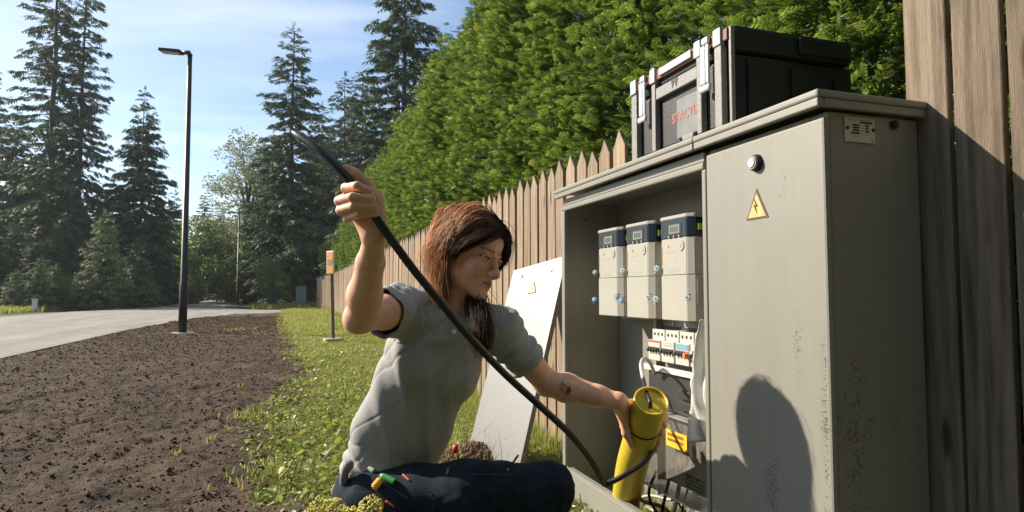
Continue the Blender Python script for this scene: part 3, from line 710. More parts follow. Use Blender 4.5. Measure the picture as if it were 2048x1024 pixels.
ce = obj('ce_mark', text_mesh('CE', 0.008, 'ce_mark'), m_blk, pt); ce.location = (0.150, -0.0006, 1.286); ce.rotation_euler = (math.pi / 2, 0, 0)
mk('gland_plug', *disc((0.225, 0.003, 1.334), (0, -1, 0), 0.011, 0.006, 20), m_gasket, cab)
mk('gland_core', *disc((0.225, -0.004, 1.334), (0, -1, 0), 0.006, 0.002, 14), m_blk, cab)
mk('bolt', *disc((0.16, W - 0.0185, 0.47), (0, -1, 0), 0.010, 0.018, 10), m_steel, cab)
mk('bolt', *disc((0.12, W - 0.0185, 1.26), (0, -1, 0), 0.007, 0.010, 10), m_steel, cab)
# mounting boards inside
m_board = mat('grey_beige_board', (0.28, 0.27, 0.235), 0.6, 0.12, 6)
m_rail = mat('zinc_rail', (0.42, 0.42, 0.40), 0.4, 0.12, 20, metal=0.5)
cbox('meter_board', (0.235, 0.55, 0.80), (0.250, 1.46, 1.22), m_board, b=0.003)
cbox('breaker_board', (0.190, 0.60, 0.63), (0.205, 1.03, 0.812), m_board, b=0.003)
mb = MB()
for y in (0.68, 0.95): mb.add(*disc((0.189, y, 0.80), (-1, 0, 0), 0.006, 0.004, 10))
mb.build('board_screws', m_rail, cab)
cbox('din_slot', (0.182, 0.63, 0.768), (0.189, 1.02, 0.788), mat('navy_slot', (0.012, 0.022, 0.035), 0.5, 0.1), b=0.001)
cbox('board_edge', (0.16, 1.032, 0.14), (0.205, 1.046, 0.812), m_rust and m_board, b=0.002)
m_dark = mat('dark_recess_panel', (0.035, 0.037, 0.036), 0.4, 0.25, 8)
cbox('fuse_panel', (0.125, 0.62, 0.485), (0.19, 1.03, 0.622), m_dark, b=0.004)
cbox('fuse_window', (0.118, 0.63, 0.505), (0.1245, 0.69, 0.61), mat('grey_plastic', (0.30, 0.30, 0.28), 0.4, 0.1), b=0.002)
for z in (0.505, 0.545): cbox('fuse_slot', (0.112, 0.70, z), (0.1245, 0.80, z + 0.03), m_blk, b=0.002)
cbox('label_strip', (0.108, 0.62, 0.624), (0.124, 1.035, 0.644), mat('white_strip', (0.62, 0.61, 0.57), 0.5, 0.08, 30), b=0.002)
# lower fuse box with concrete grey board, behind a smoky clear cover
m_scr = mat('scratched_grey_board', (0.36, 0.345, 0.31), 0.6, 0.45, 45, 0.2, detail=8, stretch=(1, 1, 0.4))
cbox('fuse_box', (0.115, 0.64, 0.24), (0.19, 0.90, 0.465), m_scr, b=0.004)
mb = MB()
for i in range(8):
    for j in range(4): mb.box((0.1105, 0.66 + 0.014 * i, 0.25 + 0.012 * j), (0.1148, 0.668 + 0.014 * i, 0.257 + 0.012 * j))
mb.build('vent_holes', m_blk, cab)
def clear_mat(name, col, rough=0.08, alpha=0.35):
    m = bpy.data.materials.new(name); m.use_nodes = True; MATS[name] = m; n = m.node_tree.nodes; l = m.node_tree.links
    b = n['Principled BSDF']; b.inputs['Base Color'].default_value = (*col, 1); b.inputs['Roughness'].default_value = rough
    no = n.new('ShaderNodeTexNoise'); no.inputs['Scale'].default_value = 14; no.inputs['Detail'].default_value = 5
    mr = n.new('ShaderNodeMapRange'); mr.inputs['From Min'].default_value = 0.35; mr.inputs['From Max'].default_value = 0.7
    mr.inputs['To Min'].default_value = alpha * 0.7; mr.inputs['To Max'].default_value = alpha * 1.3
    tcn = n.new('ShaderNodeTexCoord'); l.new(tcn.outputs['Object'], no.inputs['Vector']); l.new(no.outputs['Fac'], mr.inputs['Value']); l.new(mr.outputs[0], b.inputs['Alpha'])
    return m
m_clear = clear_mat('smoky_clear_plastic', (0.10, 0.095, 0.085), 0.12, 0.28)
cv = empty('clear_cover', (0, 0, 0)); cv.parent = cab
mk('front_pane', *box_vf((0.092, 0.56, 0.20), (0.095, 1.032, 0.475)), m_clear, cv)
mk('side_pane', *box_vf((0.0955, 1.029, 0.20), (0.19, 1.032, 0.475)), m_clear, cv)
mk('top_edge', *box_vf((0.090, 0.558, 0.4765), (0.19, 1.034, 0.4805)), m_rail, cv)
mk('bottom_edge', *box_vf((0.090, 0.558, 0.194), (0.19, 1.034, 0.1985)), m_rail, cv)
m_sty = mat('yellow_sticker', (0.70, 0.44, 0.03), 0.5, 0.08, 40)
stk = mk('yellow_sticker', *box_vf((0.0895, 0.722, 0.375), (0.0912, 0.852, 0.432), 0), m_sty, cab)
m_brn = mat('brown_print', (0.26, 0.12, 0.02), 0.6, 0.2, 60)
for z in (0.412, 0.394):
    mb = MB(); y = 0.842
    while y > 0.745:
        w = random.uniform(0.004, 0.010); mb.box((0.0884, y - w, z), (0.0893, y, z + 0.010)); y -= w + 0.003
    mb.build('sticker_lettering', m_brn, stk)
# ------------------------------------------------------------------ meters
m_mw = mat('meter_white_plastic', (0.36, 0.35, 0.31), 0.38, 0.04, 10)
m_navy = mat('meter_navy_plastic', (0.007, 0.015, 0.030), 0.25, 0.1, 10)
m_lcd = mat('meter_lcd', (0.16, 0.18, 0.15), 0.2, 0.08, 30)
m_green = mat('green_sticker', (0.30, 0.50, 0.05), 0.5, 0.06, 30)
m_gp = mat('grey_fine_print', (0.33, 0.31, 0.28), 0.6, 0.1, 60)
m_blue = mat('blue_seal', (0.16, 0.34, 0.48), 0.3, 0.15, 40, trans=0.2)
m_seal = mat('clear_seal', (0.62, 0.72, 0.75), 0.15, 0.1, 40, trans=0.4)
def meter(y0, y1, label):
    """y0 near edge of the front face, y1 far edge; near side has a chamfer and a deeper flank"""
    w = y1 - y0
    root = empty('electricity_meter', (CX0 + 0.09, CY0 + y0, 0.82)); tag(root, label, 'electricity meter', 'electricity meters in the open cabinet')
    prof = [(0.0, 0.0), (0.018, -0.026), (0.055, -0.030), (0.058, -0.052), (0.143, -0.052), (0.143, w + 0.03), (0.02, w + 0.012), (0.0, w)]
    def slab(nm, z0, z1, m, off=0.0, parent=root, b=0.003):
        P = [(x - off if x < .1 else x, y + (-off if y <= 0 else off)) for x, y in prof]
        V, F = prism(P[::-1], 'z', z0, z1); bm = bmesh.new(); vs = [bm.verts.new(v) for v in V]
        for f in F: bm.faces.new([vs[i] for i in f])
        bmesh.ops.recalc_face_normals(bm, faces=bm.faces)
        bmesh.ops.bevel(bm, geom=bm.edges[:], offset=b, segments=2, affect='EDGES')
        me = bpy.data.meshes.new(nm); bm.to_mesh(me); bm.free(); return obj(nm, me, m, parent)
    slab('terminal_cover', 0.0, 0.1586, m_mw, 0.0006, b=0.0015)
    bd = slab('housing', 0.159, 0.290, m_mw)
    hd = slab('head', 0.291, 0.356, m_navy, 0.001)
    slab('cap', 0.357, 0.371, m_mw, 0.003)
    mk('screen', *box_vf((-0.0035, w * 0.22, 0.305), (-0.0012, w * 0.66, 0.338), 0.001), m_lcd, hd)
    mk('screen_bezel', *box_vf((-0.0022, w * 0.16, 0.300), (-0.0008, w * 0.74, 0.343), 0.0005), m_gasket, hd)
    mb = MB()
    for k in range(4):
        for dy in (0.0, 0.004): mb.box((-0.0042, w * (0.30 + k * 0.08) + dy, 0.312), (-0.0036, w * (0.30 + k * 0.08) + dy + 0.0012, 0.330))
    mb.build('digits', m_blk, hd)
    # green square on the flank
    V, F = box_vf((0.026, -0.0345, 0.312), (0.048, -0.0328, 0.334)); V = [(x, y + (0.0 if x > .03 else 0.0005), z) for x, y, z in V]; mk('green_label', V, F, m_green, hd)
    for k in range(3): mk('button', *disc((-0.0005, w * (0.25 + 0.2 * k), 0.296), (-1, 0, 0), 0.004, 0.004, 10), m_mw, hd)
    mk('optical_port', *disc((0.0005, w * 0.20, 0.262), (-1, 0, 0), 0.019, 0.0035, 24), m_mw, bd)
    mk('optical_eye', *disc((-0.0032, w * 0.20, 0.262), (-1, 0, 0), 0.006, 0.001, 12), m_gp, bd)
    mk('led', *disc((0.0003, w * 0.70, 0.262), (-1, 0, 0), 0.005, 0.001, 10), m_brn, bd)
    mk('slot', *box_vf((-0.0006, w * 0.955, 0.20), (0.001, w * 0.99, 0.26)), m_brn, bd)
    mb = MB()
    for z, a, b_ in [(0.243, .35, .8), (0.238, .45, .8), (0.225, .5, .62), (0.215, .3, .45), (0.178, .28, .72), (0.174, .30, .72), (0.170, .40, .72)]: mb.box((-0.0005, w * a, z), (0.001, w * b_, z + 0.0022))
    mb.build('printing', m_gp, bd)
    mk('recess', *box_vf((0.020, -0.0315, 0.05), (0.050, -0.0295, 0.145), 0.001), m_gp, bd)
    return root
M3 = meter(0.708, 0.868, 'nearest white electricity meter with navy head, beside the closed door')
M2 = meter(0.965, 1.130, 'middle one of the three white electricity meters')
M1 = meter(1.215, 1.385, 'farthest white electricity meter, leftmost of the three')
def seal(root, y, z, kind, n):
    s = empty('seal_tag', (0.0, y, z)); s.parent = root
    mb = MB(); mb.add(*disc((-0.010, 0, 0), (-1, -0.5, 0.25), 0.012, 0.009, 14, 0.010)); mb.build('seal_body', m_blue if kind else m_seal, s)
    mb = MB(); mb.add(*disc((-0.0185, -0.0042, 0.002), (-1, -0.5, 0.25), 0.0042, 0.002, 12)); mb.build('seal_core', m_seal if kind else m_blue, s)
    mb = MB(); mb.add(*box_vf((-0.010, -0.003, -0.024), (-0.008, 0.009, 0.0))); fl = mb.build('seal_flag', m_seal, s); fl.rotation_euler = (0.4 * n, 0.3, -0.4)
    mb = MB(); mb.tube(spline([(0.006, 0, 0.01), (-0.008, 0.006, 0.012), (-0.014, 0, 0)], 8), 0.0012, 5); mb.build('seal_wire', m_steel, s)
for (r_, w_) in ((M3, .16), (M2, .165), (M1, .17)):
    seal(r_, w_ + 0.012, 0.186, r_ is M1, 1); seal(r_, -0.02, 0.080, r_ is M1, -1)
seal(M3, w_ + 0.012, 0.074, False, 1); seal(M2, 0.19, 0.066, True, 1); seal(M1, 0.19, 0.066, True, -1)
# ------------------------------------------------------------------ breakers
m_brk = mat('breaker_grey_plastic', (0.50, 0.48, 0.43), 0.4, 0.05, 20)
m_lblue = mat('blue_label', (0.16, 0.32, 0.40), 0.5, 0.08, 30)
m_lred = mat('red_stripe', (0.5, 0.05, 0.04), 0.5, 0.08, 30)
m_org = mat('orange_seal_plastic', (0.75, 0.22, 0.08), 0.4, 0.1, 30)
for i, (y1, lab, lb) in enumerate([(1.022, 'farthest circuit breaker in the row, with a red stripe', m_lred), (0.928, 'second circuit breaker from the far end of the row', None), (0.834, 'circuit breaker with a blue label in the row', m_lblue), (0.740, 'nearest circuit breaker in the row, with seals hung on it', None)]):
    w = 0.090; root = empty('circuit_breaker', (CX0 + 0.118, CY0 + y1 - w, 0.66)); tag(root, lab, 'circuit breaker', 'row of circuit breakers below the meters')
    mk('body', *box_vf((0.02, 0, 0), (0.071, w - 0.003, 0.118), 0.002), m_brk, root)
    mk('front', *box_vf((0, 0.002, 0.002), (0.0195, w - 0.005, 0.078), 0.002), m_brk, root)
    mk('lever_slot', *box_vf((-0.003, 0.006, 0.040), (-0.0005, w - 0.009, 0.052)), m_blk, root)
    mb = MB()
    for k in range(4): mb.box((-0.014, 0.010 + 0.019 * k, 0.034), (-0.0035, 0.020 + 0.019 * k, 0.046), 0.002)
    mb.build('levers', m_blk, root)
    for k in range(3): mk('terminal_hole', *disc((0.0198, 0.017 + 0.026 * k, 0.1), (-1, 0, 0), 0.006, 0.001, 10), m_blk, root)
    if lb is not None: mk('label', *box_vf((-0.0012, 0.006, 0.070 if lb is m_lred else 0.056), (-0.0004, w - 0.009, 0.0765)), lb, root)
    else:
        mb = MB()
        for z in (0.071, 0.065, 0.061): mb.box((-0.0008, 0.012, z), (-0.0003, w - 0.02, z + .002))
        mb.build('printing', m_gp, root)
    if i == 3:
        mk('seal', *disc((-0.006, 0.095, 0.040), (-1, .2, 0), 0.012, 0.014, 12, 0.010), m_org, root)
        mk('seal', *disc((-0.004, 0.060, 0.052), (-1, 0, .2), 0.007, 0.012, 10), m_seal, root)
        mk('seal', *disc((-0.004, 0.030, 0.022), (-1, 0, .2), 0.006, 0.010, 10), m_seal, root)
# ------------------------------------------------------------------ plastic bag hanging at the frame
m_bag = mat('white_plastic_film', (0.55, 0.55, 0.53), 0.25, 0.06, 12, 0.3, 30)
nb_, mz = 26, 40; V = []; F = []
for j in range(mz):
    t = j / (mz - 1); z = 0.835 - 0.385 * t; wy = 0.03 + 0.105 * min(1, t * 1.9) ** 0.8 * (1 - 0.25 * max(0, t - .8) / .2)
    for i in range(nb_):
        s = i / (nb_ - 1)
        y = 0.475 + 0.012 + wy * s + 0.006 * math.sin(9 * t + 5 * s)
        x = 0.030 + 0.030 * math.sin(math.pi * s) * (0.4 + t) + 0.018 * (fbm(np.array(s * 4 + t * 2), np.array(t * 3.2), 3, 3) - .5) * 2 + 0.012 * math.sin(17 * s + 6 * t)
        V.append((x, y, z + 0.012 * math.sin(3 * s + 1) * (t > .9)))
for j in range(mz - 1):
    for i in range(nb_ - 1): F.append((j * nb_ + i, j * nb_ + i + 1, (j + 1) * nb_ + i + 1, (j + 1) * nb_ + i))
bag = empty('plastic_bag', (CX0, CY0, 0)); tag(bag, 'crumpled white plastic film hanging inside the cabinet beside the door', 'plastic bag')
o = mk('film', V, F, m_bag, bag, True); so = o.modifiers.new('thickness', 'SOLIDIFY'); so.thickness = 0.0015
# ------------------------------------------------------------------ cover plate leaning on the fence
up_ = np.array([0.326, 0.245, 0.914]); P0 = np.array([1.053, 3.050, 0.052]); Uw = np.array([-0.154, 0.471, -0.070]) / 0.5004
up_ /= np.linalg.norm(up_); Uw = Uw - up_ * (Uw @ up_); Uw /= np.linalg.norm(Uw); Nn = np.cross(Uw, up_)
if Nn[0] > 0: Nn = -Nn
PLM = Matrix(np.column_stack([Uw, up_, Nn]).tolist()).to_4x4(); PLM.translation = Vector(P0)
pln = empty('cover_plate'); pln.matrix_world = PLM; tag(pln, 'removed beige cover plate leaning against the picket fence', 'cover plate')
m_cover = mat('cover_plate_paint', (0.148, 0.150, 0.145), 0.4, 0.08, 3, 0.05, 200)
mk('panel', *box_vf((0, 0, -0.006), (0.5, 1.175, 0.0), 0.002), m_cover, pln)
mb = MB()
mb.box((0.001, 0, -0.028), (0.0045, 1.174, -0.0062)); mb.box((0.4955, 0, -0.028), (0.499, 1.174, -0.0062)); mb.box((0.005, 1.1705, -0.028), (0.495, 1.174, -0.0062))
mb.build('folded_edge', m_cover, pln)
for (x, y) in ((0.11, 1.10), (0.39, 1.115)):
    s_ = mk('screw', *disc((x, y, 0.0002), (0, 0, 1), 0.011, 0.006, 16, 0.008), m_chrome, pln); mk('screw_slot', *box_vf((x - .007, y - .0015, 0.0063), (x + .007, y + .0015, 0.0068)), m_blk, s_)
tw = mk('warning_triangle', *prism([(0.205, 0.98), (0.285, 0.98), (0.245, 1.055)], 'z', 0.0003, 0.0014), m_rust, pln)
mk('triangle_face', *prism([(0.215, 0.985), (0.275, 0.985), (0.245, 1.042)], 'z', 0.0015, 0.0024), m_yel, pln)
mk('lightning_bolt', *prism([(0.249, 1.025), (0.238, 1.005), (0.246, 1.006), (0.241, 0.990), (0.254, 1.011), (0.246, 1.010)], 'z', 0.0025, 0.0032), m_blk, pln)
# ------------------------------------------------------------------ toolbox on the roof
m_tb = mat('black_tool_case_plastic', (0.010, 0.012, 0.014), 0.5, 0.15, 60, 0.25, 260)
m_tg = mat('dark_grey_case_rib', (0.24, 0.235, 0.225), 0.4, 0.1, 40, 0.15, 200)
m_cop = mat('copper_brown_case_edge', (0.16, 0.065, 0.035), 0.4, 0.15, 40)
m_latch = mat('silver_latch', (0.55, 0.59, 0.61), 0.3, 0.06, 30, metal=0.35)
TBX, TBY, TBZ = 1.172, 1.530, 1.3975
tb = empty('tool_case', (TBX, TBY, TBZ)); tb.scale = (1, 1, 1.07); tag(tb, 'large black plastic tool case with silver latches on the cabinet roof', 'tool case')
L, DP, HT = 0.59, 0.455, 0.278
def tbox(nm, lo, hi, m, b=0.004, parent=None): return mk(nm, *box_vf(lo, hi, b), m, parent or tb)
tbox('case_body', (0.012, 0.012, 0.0), (DP, L - 0.012, 0.200), m_tb, 0.014)
lid = tbox('lid', (0.008, 0.006, 0.203), (DP, L - 0.006, HT), m_tb, 0.018)
# panels and grooves on the near side
for (x0, x1, z0, z1) in ((0.06, 0.20, 0.03, 0.19), (0.215, 0.36, 0.03, 0.175), (0.375, 0.44, 0.03, 0.16)): tbox('side_panel', (x0, 0.004, z0), (x1, 0.0125, z1), m_tb, 0.003)
tbox('side_rib', (0.24, -0.006, 0.215), (0.43, 0.0065, 0.262), m_tb, 0.005, lid)
tbox('corner_rib', (0.0, 0.002, 0.004), (0.014, 0.014, 0.268), m_latch and m_tg, 0.003)
# grey ribs and frames on the front
for (y0, y1, z0, z1) in ((0.035, 0.068, 0.0, 0.225), (0.135, 0.158, 0.004, 0.228), (0.400, 0.424, 0.004, 0.222), (0.528, 0.566, 0.0, 0.222)):
    tbox('front_rib', (-0.010, y0, z0), (0.0115, y1, z1), m_tg, 0.003)
tbox('front_bridge', (-0.008, 0.1595, 0.168), (0.0115, 0.3985, 0.205), m_tg, 0.003)
# lid rim pieces: pale caps over copper brown edge
tbox('lid_rim', (-0.006, 0.012, 0.232), (0.0075, L - 0.012, 0.266), m_cop, 0.003, lid)
for (y0, y1) in ((0.034, 0.069), (0.134, 0.166), (0.398, 0.430), (0.528, 0.567)): tbox('rim_cap', (-0.014, y0, 0.226), (0.006, y1, 0.274), m_latch, 0.003, lid)
tbox('handle', (-0.013, 0.185, 0.238), (-0.0065, 0.372, 0.262), m_latch, 0.003)
mk('handle_notch', *prism([(0.262, 0.205), (0.302, 0.205), (0.294, 0.178), (0.283, 0.196), (0.270, 0.176)], 'x', -0.0092, -0.0083), m_blk, tb)
for (y0, nm) in ((0.084, 'latch'), (0.455, 'latch')):
    la = empty(nm, (0, y0, 0)); la.parent = tb
    for (a, b_) in ((0.0, 0.014), (0.018, 0.040)): tbox('latch_arm', (-0.020, a, 0.135), (-0.012, b_, 0.245), m_latch, 0.003, la)
    tbox('latch_foot', (-0.024, -0.006, 0.112), (-0.010, 0.046, 0.132), m_latch, 0.006, la)
    tbox('latch_hinge', (-0.019, 0.004, 0.248), (-0.0065, 0.036, 0.268), m_latch, 0.004, la)
tbox('label_window', (0.002, 0.160, 0.018), (0.0115, 0.290, 0.140), mat('grey_window', (0.20, 0.195, 0.18), 0.3, 0.15, 20, coat=0.3), 0.004)
tbox('window_clip', (-0.004, 0.19, 0.004), (0.0115, 0.25, 0.020), m_tg, 0.003)
m_ort = mat('orange_lettering', (0.42, 0.12, 0.06), 0.5, 0.15, 50)
tx = obj('lettering', text_mesh('STACTIX', 0.040, 'lettering'), m_ort, tb)
tx.rotation_euler = (math.pi / 2, 0, -math.pi / 2); tx.location = (0.0008, 0.235, 0.072)
for y in (0.03, 0.05): tbox('foot', (0.0, y, -0.003), (0.02, y + 0.012, 0.006), m_tg, 0.002)
# ------------------------------------------------------------------ yellow conduit and the cables
m_ypipe = mat('yellow_conduit', (0.58, 0.43, 0.035), 0.38, 0.08, 9, 0.08, 60)
m_cable = mat('black_cable_sheath', (0.012, 0.012, 0.012), 0.42, 0.2, 40, 0.08)
m_wire = mat('grey_cable_sheath', (0.42, 0.42, 0.40), 0.45, 0.1, 30)
tube_pts = spline([at(1250, 1075, 2.72), at(1252, 1010, 2.56), at(1262, 940, 2.36), at(1279, 880, 2.20), at(1303, 801, 2.06)], 40)
PIPE_T = tube_pts[-1] - tube_pts[-3]; PIPE_T /= np.linalg.norm(PIPE_T)
e1 = RT - PIPE_T * (RT @ PIPE_T); e1 /= np.linalg.norm(e1); e2 = FW - PIPE_T * (FW @ PIPE_T); e2 -= e1 * (e2 @ e1); e2 /= np.linalg.norm(e2)
pip = empty('yellow_conduit', tuple(tube_pts[0])); tag(pip, 'yellow plastic conduit pipe held by the woman inside the cabinet', 'conduit')
RP = 0.0555
def rel(P, o): return [tuple(np.asarray(p) - o) for p in P]
V, F = tube_vf(tube_pts, RP, 32, False); n_ = len(V)
Vi, Fi = tube_vf(tube_pts[20:], RP - 0.006, 32, False)
F2 = [tuple(i + n_ for i in f[::-1]) for f in Fi]; ring = [(n_ - 32 + k, n_ - 32 + (k + 1) % 32, n_ + len(Vi) - 32 + (k + 1) % 32, n_ + len(Vi) - 32 + k) for k in range(32)]
mk('pipe_wall', rel(V + Vi, tube_pts[0]), F + F2 + ring, m_ypipe, pip, True)
pl_c = tube_pts[-1] - PIPE_T * 0.012
mk('end_plug', rel(disc(pl_c - PIPE_T * 0.008, PIPE_T, RP - 0.0062, 0.010, 32)[0], tube_pts[0]), disc(pl_c, PIPE_T, RP, 0.01, 32)[1], m_ypipe, pip)
mk('plug_ring', rel(disc(pl_c, PIPE_T, RP - 0.022, 0.003, 32)[0], tube_pts[0]), disc(pl_c, PIPE_T, RP, 0.01, 32)[1], m_ypipe, pip)
kk = 33; mk('band', rel(tube_vf(tube_pts[kk:kk + 2], RP + 0.0012, 32, False)[0] if False else tube_vf([tube_pts[kk], tube_pts[kk] + (tube_pts[kk + 1] - tube_pts[kk]) * 0.35], RP + 0.0012, 32)[0], tube_pts[0]), tube_vf([tube_pts[kk], tube_pts[kk] + (tube_pts[kk + 1] - tube_pts[kk]) * 0.35], RP + 0.0012, 32)[1], m_blk, pip)
cable_pts = spline([at(586, 264, 1.49), at(640, 302, 1.455), at(697, 360, 1.436), at(752, 436, 1.436), at(820, 530, 1.47), at(880, 604, 1.52), at(940, 675, 1.59), at(1010, 748, 1.69), at(1080, 812, 1.78), at(1140, 868, 1.88), at(1180, 918, 1.97), at(1200, 952, 2.02), at(1209, 967, 2.05), at(1222, 964, 2.05), at(1255, 947, 2.05), at(1292, 920, 2.12), at(1314, 885, 2.22), at(1324, 848, 2.30), at(1330, 800, 2.38), at(1338, 770, 2.44)], 150)
cb = mk('power_cable', cable_pts, [], m_cable) if False else mk('power_cable', *tube_vf(cable_pts, np.interp(np.arange(150), [0, 2, 60, 95, 110, 149], [0.005, 0.0096, 0.0097, 0.0105, 0.0080, 0.0080]), 14), m_cable, smooth=True)
tag(cb, 'thick black cable held up in the raised hand and looping to the cabinet', 'cable')
lead = spline([pl_c - e1 * .004 - e2 * .020 - PIPE_T * .006, pl_c - e1 * .008 - e2 * .012 + PIPE_T * .02, at(1293, 785, 2.10), at(1286, 755, 2.20), at(1282, 730, 2.30), at(1287, 718, 2.36), at(1298, 722, 2.40), at(1310, 748, 2.43)], 40)
ld = empty('bent_lead', tuple(lead[0])); tag(ld, 'thin lead, grey above and black below, bending down into the conduit mouth', 'cable')
mk('black_sheath', rel(tube_vf(lead[:17], 0.0066, 10)[0], lead[0]), tube_vf(lead[:17], 0.0066, 10)[1], m_cable, ld, True)
mk('grey_sheath', rel(tube_vf(lead[16:], 0.0070, 10)[0], lead[0]), tube_vf(lead[16:], 0.0070, 10)[1], m_wire, ld, True)
for k in range(9):
    x0, y0 = CX0 + random.uniform(.08, .24), CY0 + random.uniform(.55, 1.0); x1, y1 = CX0 + random.uniform(.05, .24), CY0 + random.uniform(.6, 1.3)
    p_ = spline([(x0, y0, 0.25), (x0 - .01, y0 + .03, 0.14), ((x0 + x1) / 2, (y0 + y1) / 2, 0.06 + .02 * k % .07), (x1, y1, 0.03), (x1, y1 + .02, -0.03)], 20)
    w_ = mk('wire', *tube_vf(p_, random.choice([0.004, 0.006, 0.008]), 7), m_cable if k % 3 else m_wire, smooth=True); tag(w_, 'dark wire in the tangle at the cabinet bottom', 'wire', 'wires at the cabinet bottom')
# ------------------------------------------------------------------ the person: surfaces grown from a blended distance field
def rc(a, b, ra, rb, k=0.015, sub=False): return ('c', np.asarray(a, float), np.asarray(b, float), ra, rb, k, sub)
def el(c, r, Rm=None, k=0.015, sub=False): return ('e', np.asarray(c, float), np.asarray(r, float), np.eye(3) if Rm is None else np.asarray(Rm, float), 0, k, sub)
def chain(P, R, k=0.012): return [rc(P[i], P[i + 1], R[i], R[i + 1], k) for i in range(len(P) - 1)]
def field(prims, lo, hi, h):
    lo = np.asarray(lo, float); hi = np.asarray(hi, float); n = np.ceil((hi - lo) / h).astype(int) + 1
    ax = [lo[i] + h * np.arange(n[i]) for i in range(3)]
    Dm = np.full(n, 0.2, np.float32)
    for p in prims:
        if p[0] == 'c': m0 = np.minimum(p[1] - p[3], p[2] - p[4]); m1 = np.maximum(p[1] + p[3], p[2] + p[4])
        else: rr = np.sqrt(((p[3] * p[2][None, :]) ** 2).sum(1)); m0, m1 = p[1] - rr, p[1] + rr
        pad = 0.03 + p[5]
        i0 = np.clip(np.floor((m0 - pad - lo) / h).astype(int), 0, n); i1 = np.clip(np.ceil((m1 + pad - lo) / h).astype(int) + 1, 0, n)
        if np.any(i1 <= i0): continue
        sl = tuple(slice(i0[k], i1[k]) for k in range(3))
        X = ax[0][sl[0]][:, None, None]; Y = ax[1][sl[1]][None, :, None]; Z = ax[2][sl[2]][None, None, :]
        if p[0] == 'c':
            d = p[2] - p[1]; L2 = max(1e-9, d @ d); qx, qy, qz = X - p[1][0], Y - p[1][1], Z - p[1][2]
            t = np.clip((qx * d[0] + qy * d[1] + qz * d[2]) / L2, 0, 1)
            v = np.sqrt((qx - t * d[0]) ** 2 + (qy - t * d[1]) ** 2 + (qz - t * d[2]) ** 2) - (p[3] + (p[4] - p[3]) * t)
        else:
            qx, qy, qz = X - p[1][0], Y - p[1][1], Z - p[1][2]; Rm = p[3]; r = p[2]
            u = [(qx * Rm[0, k] + qy * Rm[1, k] + qz * Rm[2, k]) / r[k] for k in range(3)]
            k0 = np.sqrt(u[0] ** 2 + u[1] ** 2 + u[2] ** 2); k1 = np.sqrt((u[0] / r[0]) ** 2 + (u[1] / r[1]) ** 2 + (u[2] / r[2]) ** 2) + 1e-9
            v = k0 * (k0 - 1) / k1
        cur = Dm[sl]; k = p[5]
        if p[6]:
            v = -v; hh = np.clip(0.5 - 0.5 * (v - cur) / k * -1, 0, 1) if False else np.clip(0.5 + 0.5 * (v - cur) / k, 0, 1)
            Dm[sl] = cur * (1 - hh) + v * hh + k * hh * (1 - hh)
        else:
            hh = np.clip(0.5 + 0.5 * (cur - v) / k, 0, 1)
            Dm[sl] = cur * (1 - hh) + v * hh - k * hh * (1 - hh)
    return Dm, lo
def nets(Dm, lo, h):
    ins = Dm < 0
    s = sum(ins[a:ins.shape[0] - 1 + a, b:ins.shape[1] - 1 + b, c:ins.shape[2] - 1 + c].astype(np.int8) for a in (0, 1) for b in (0, 1) for c in (0, 1))
    act = (s > 0) & (s < 8); I = np.argwhere(act); idx = -np.ones(act.shape, np.int64); idx[act] = np.arange(len(I))
    acc = np.zeros((len(I), 3)); cnt = np.zeros(len(I)); cs = [(a, b, c) for a in (0, 1) for b in (0, 1) for c in (0, 1)]
    val = {c: Dm[I[:, 0] + c[0], I[:, 1] + c[1], I[:, 2] + c[2]] for c in cs}
    for c in cs:
        for k in range(3):
            if c[k] == 0:
                c2 = list(c); c2[k] = 1; c2 = tuple(c2); a, b = val[c], val[c2]; m = (a < 0) != (b < 0)
                t = np.where(m, a / (a - b + 1e-12), 0); P = np.tile(np.array(c, float), (len(I), 1)); P[:, k] = t
                acc[m] += P[m]; cnt[m] += 1
    V = lo + h * (I + acc / np.maximum(1, cnt)[:, None]); F = []
    for k in range(3):
        o1, o2 = (k + 1) % 3, (k + 2) % 3
        A = ins; sl0 = [slice(None)] * 3; sl1 = [slice(None)] * 3; sl0[k] = slice(0, -1); sl1[k] = slice(1, None)
        ch = A[tuple(sl0)] != A[tuple(sl1)]; E_ = np.argwhere(ch)
        E_ = E_[(E_[:, o1] > 0) & (E_[:, o2] > 0) & (E_[:, o1] < Dm.shape[o1] - 1) & (E_[:, o2] < Dm.shape[o2] - 1)]
        q = []
        for (d1, d2) in ((-1, -1), (0, -1), (0, 0), (-1, 0)):
            e = E_.copy(); e[:, o1] += d1; e[:, o2] += d2; q.append(idx[e[:, 0], e[:, 1], e[:, 2]])
        q = np.stack(q, 1); fl = A[E_[:, 0], E_[:, 1], E_[:, 2]]
        q[~fl] = q[~fl][:, ::-1]; F.append(q)
    F = np.concatenate(F); F = F[(F >= 0).all(1)]
    return V, F
def bounds(prims, pad):
    lo = np.full(3, 9e9); hi = -lo
    for p in prims:
        if p[6]: continue
        if p[0] == 'c': m0 = np.minimum(p[1] - p[3], p[2] - p[4]); m1 = np.maximum(p[1] + p[3], p[2] + p[4])
        else: rr = np.sqrt(((p[3] * p[2][None, :]) ** 2).sum(1)); m0, m1 = p[1] - rr, p[1] + rr
        lo = np.minimum(lo, m0); hi = np.maximum(hi, m1)
    return lo - pad, hi + pad
def grow(prims, h, lo=None, hi=None):
    a, b = bounds(prims, 3 * h)
    Dm, l0 = field(prims, a if lo is None else lo, b if hi is None else hi, h); return nets(Dm, l0, h)

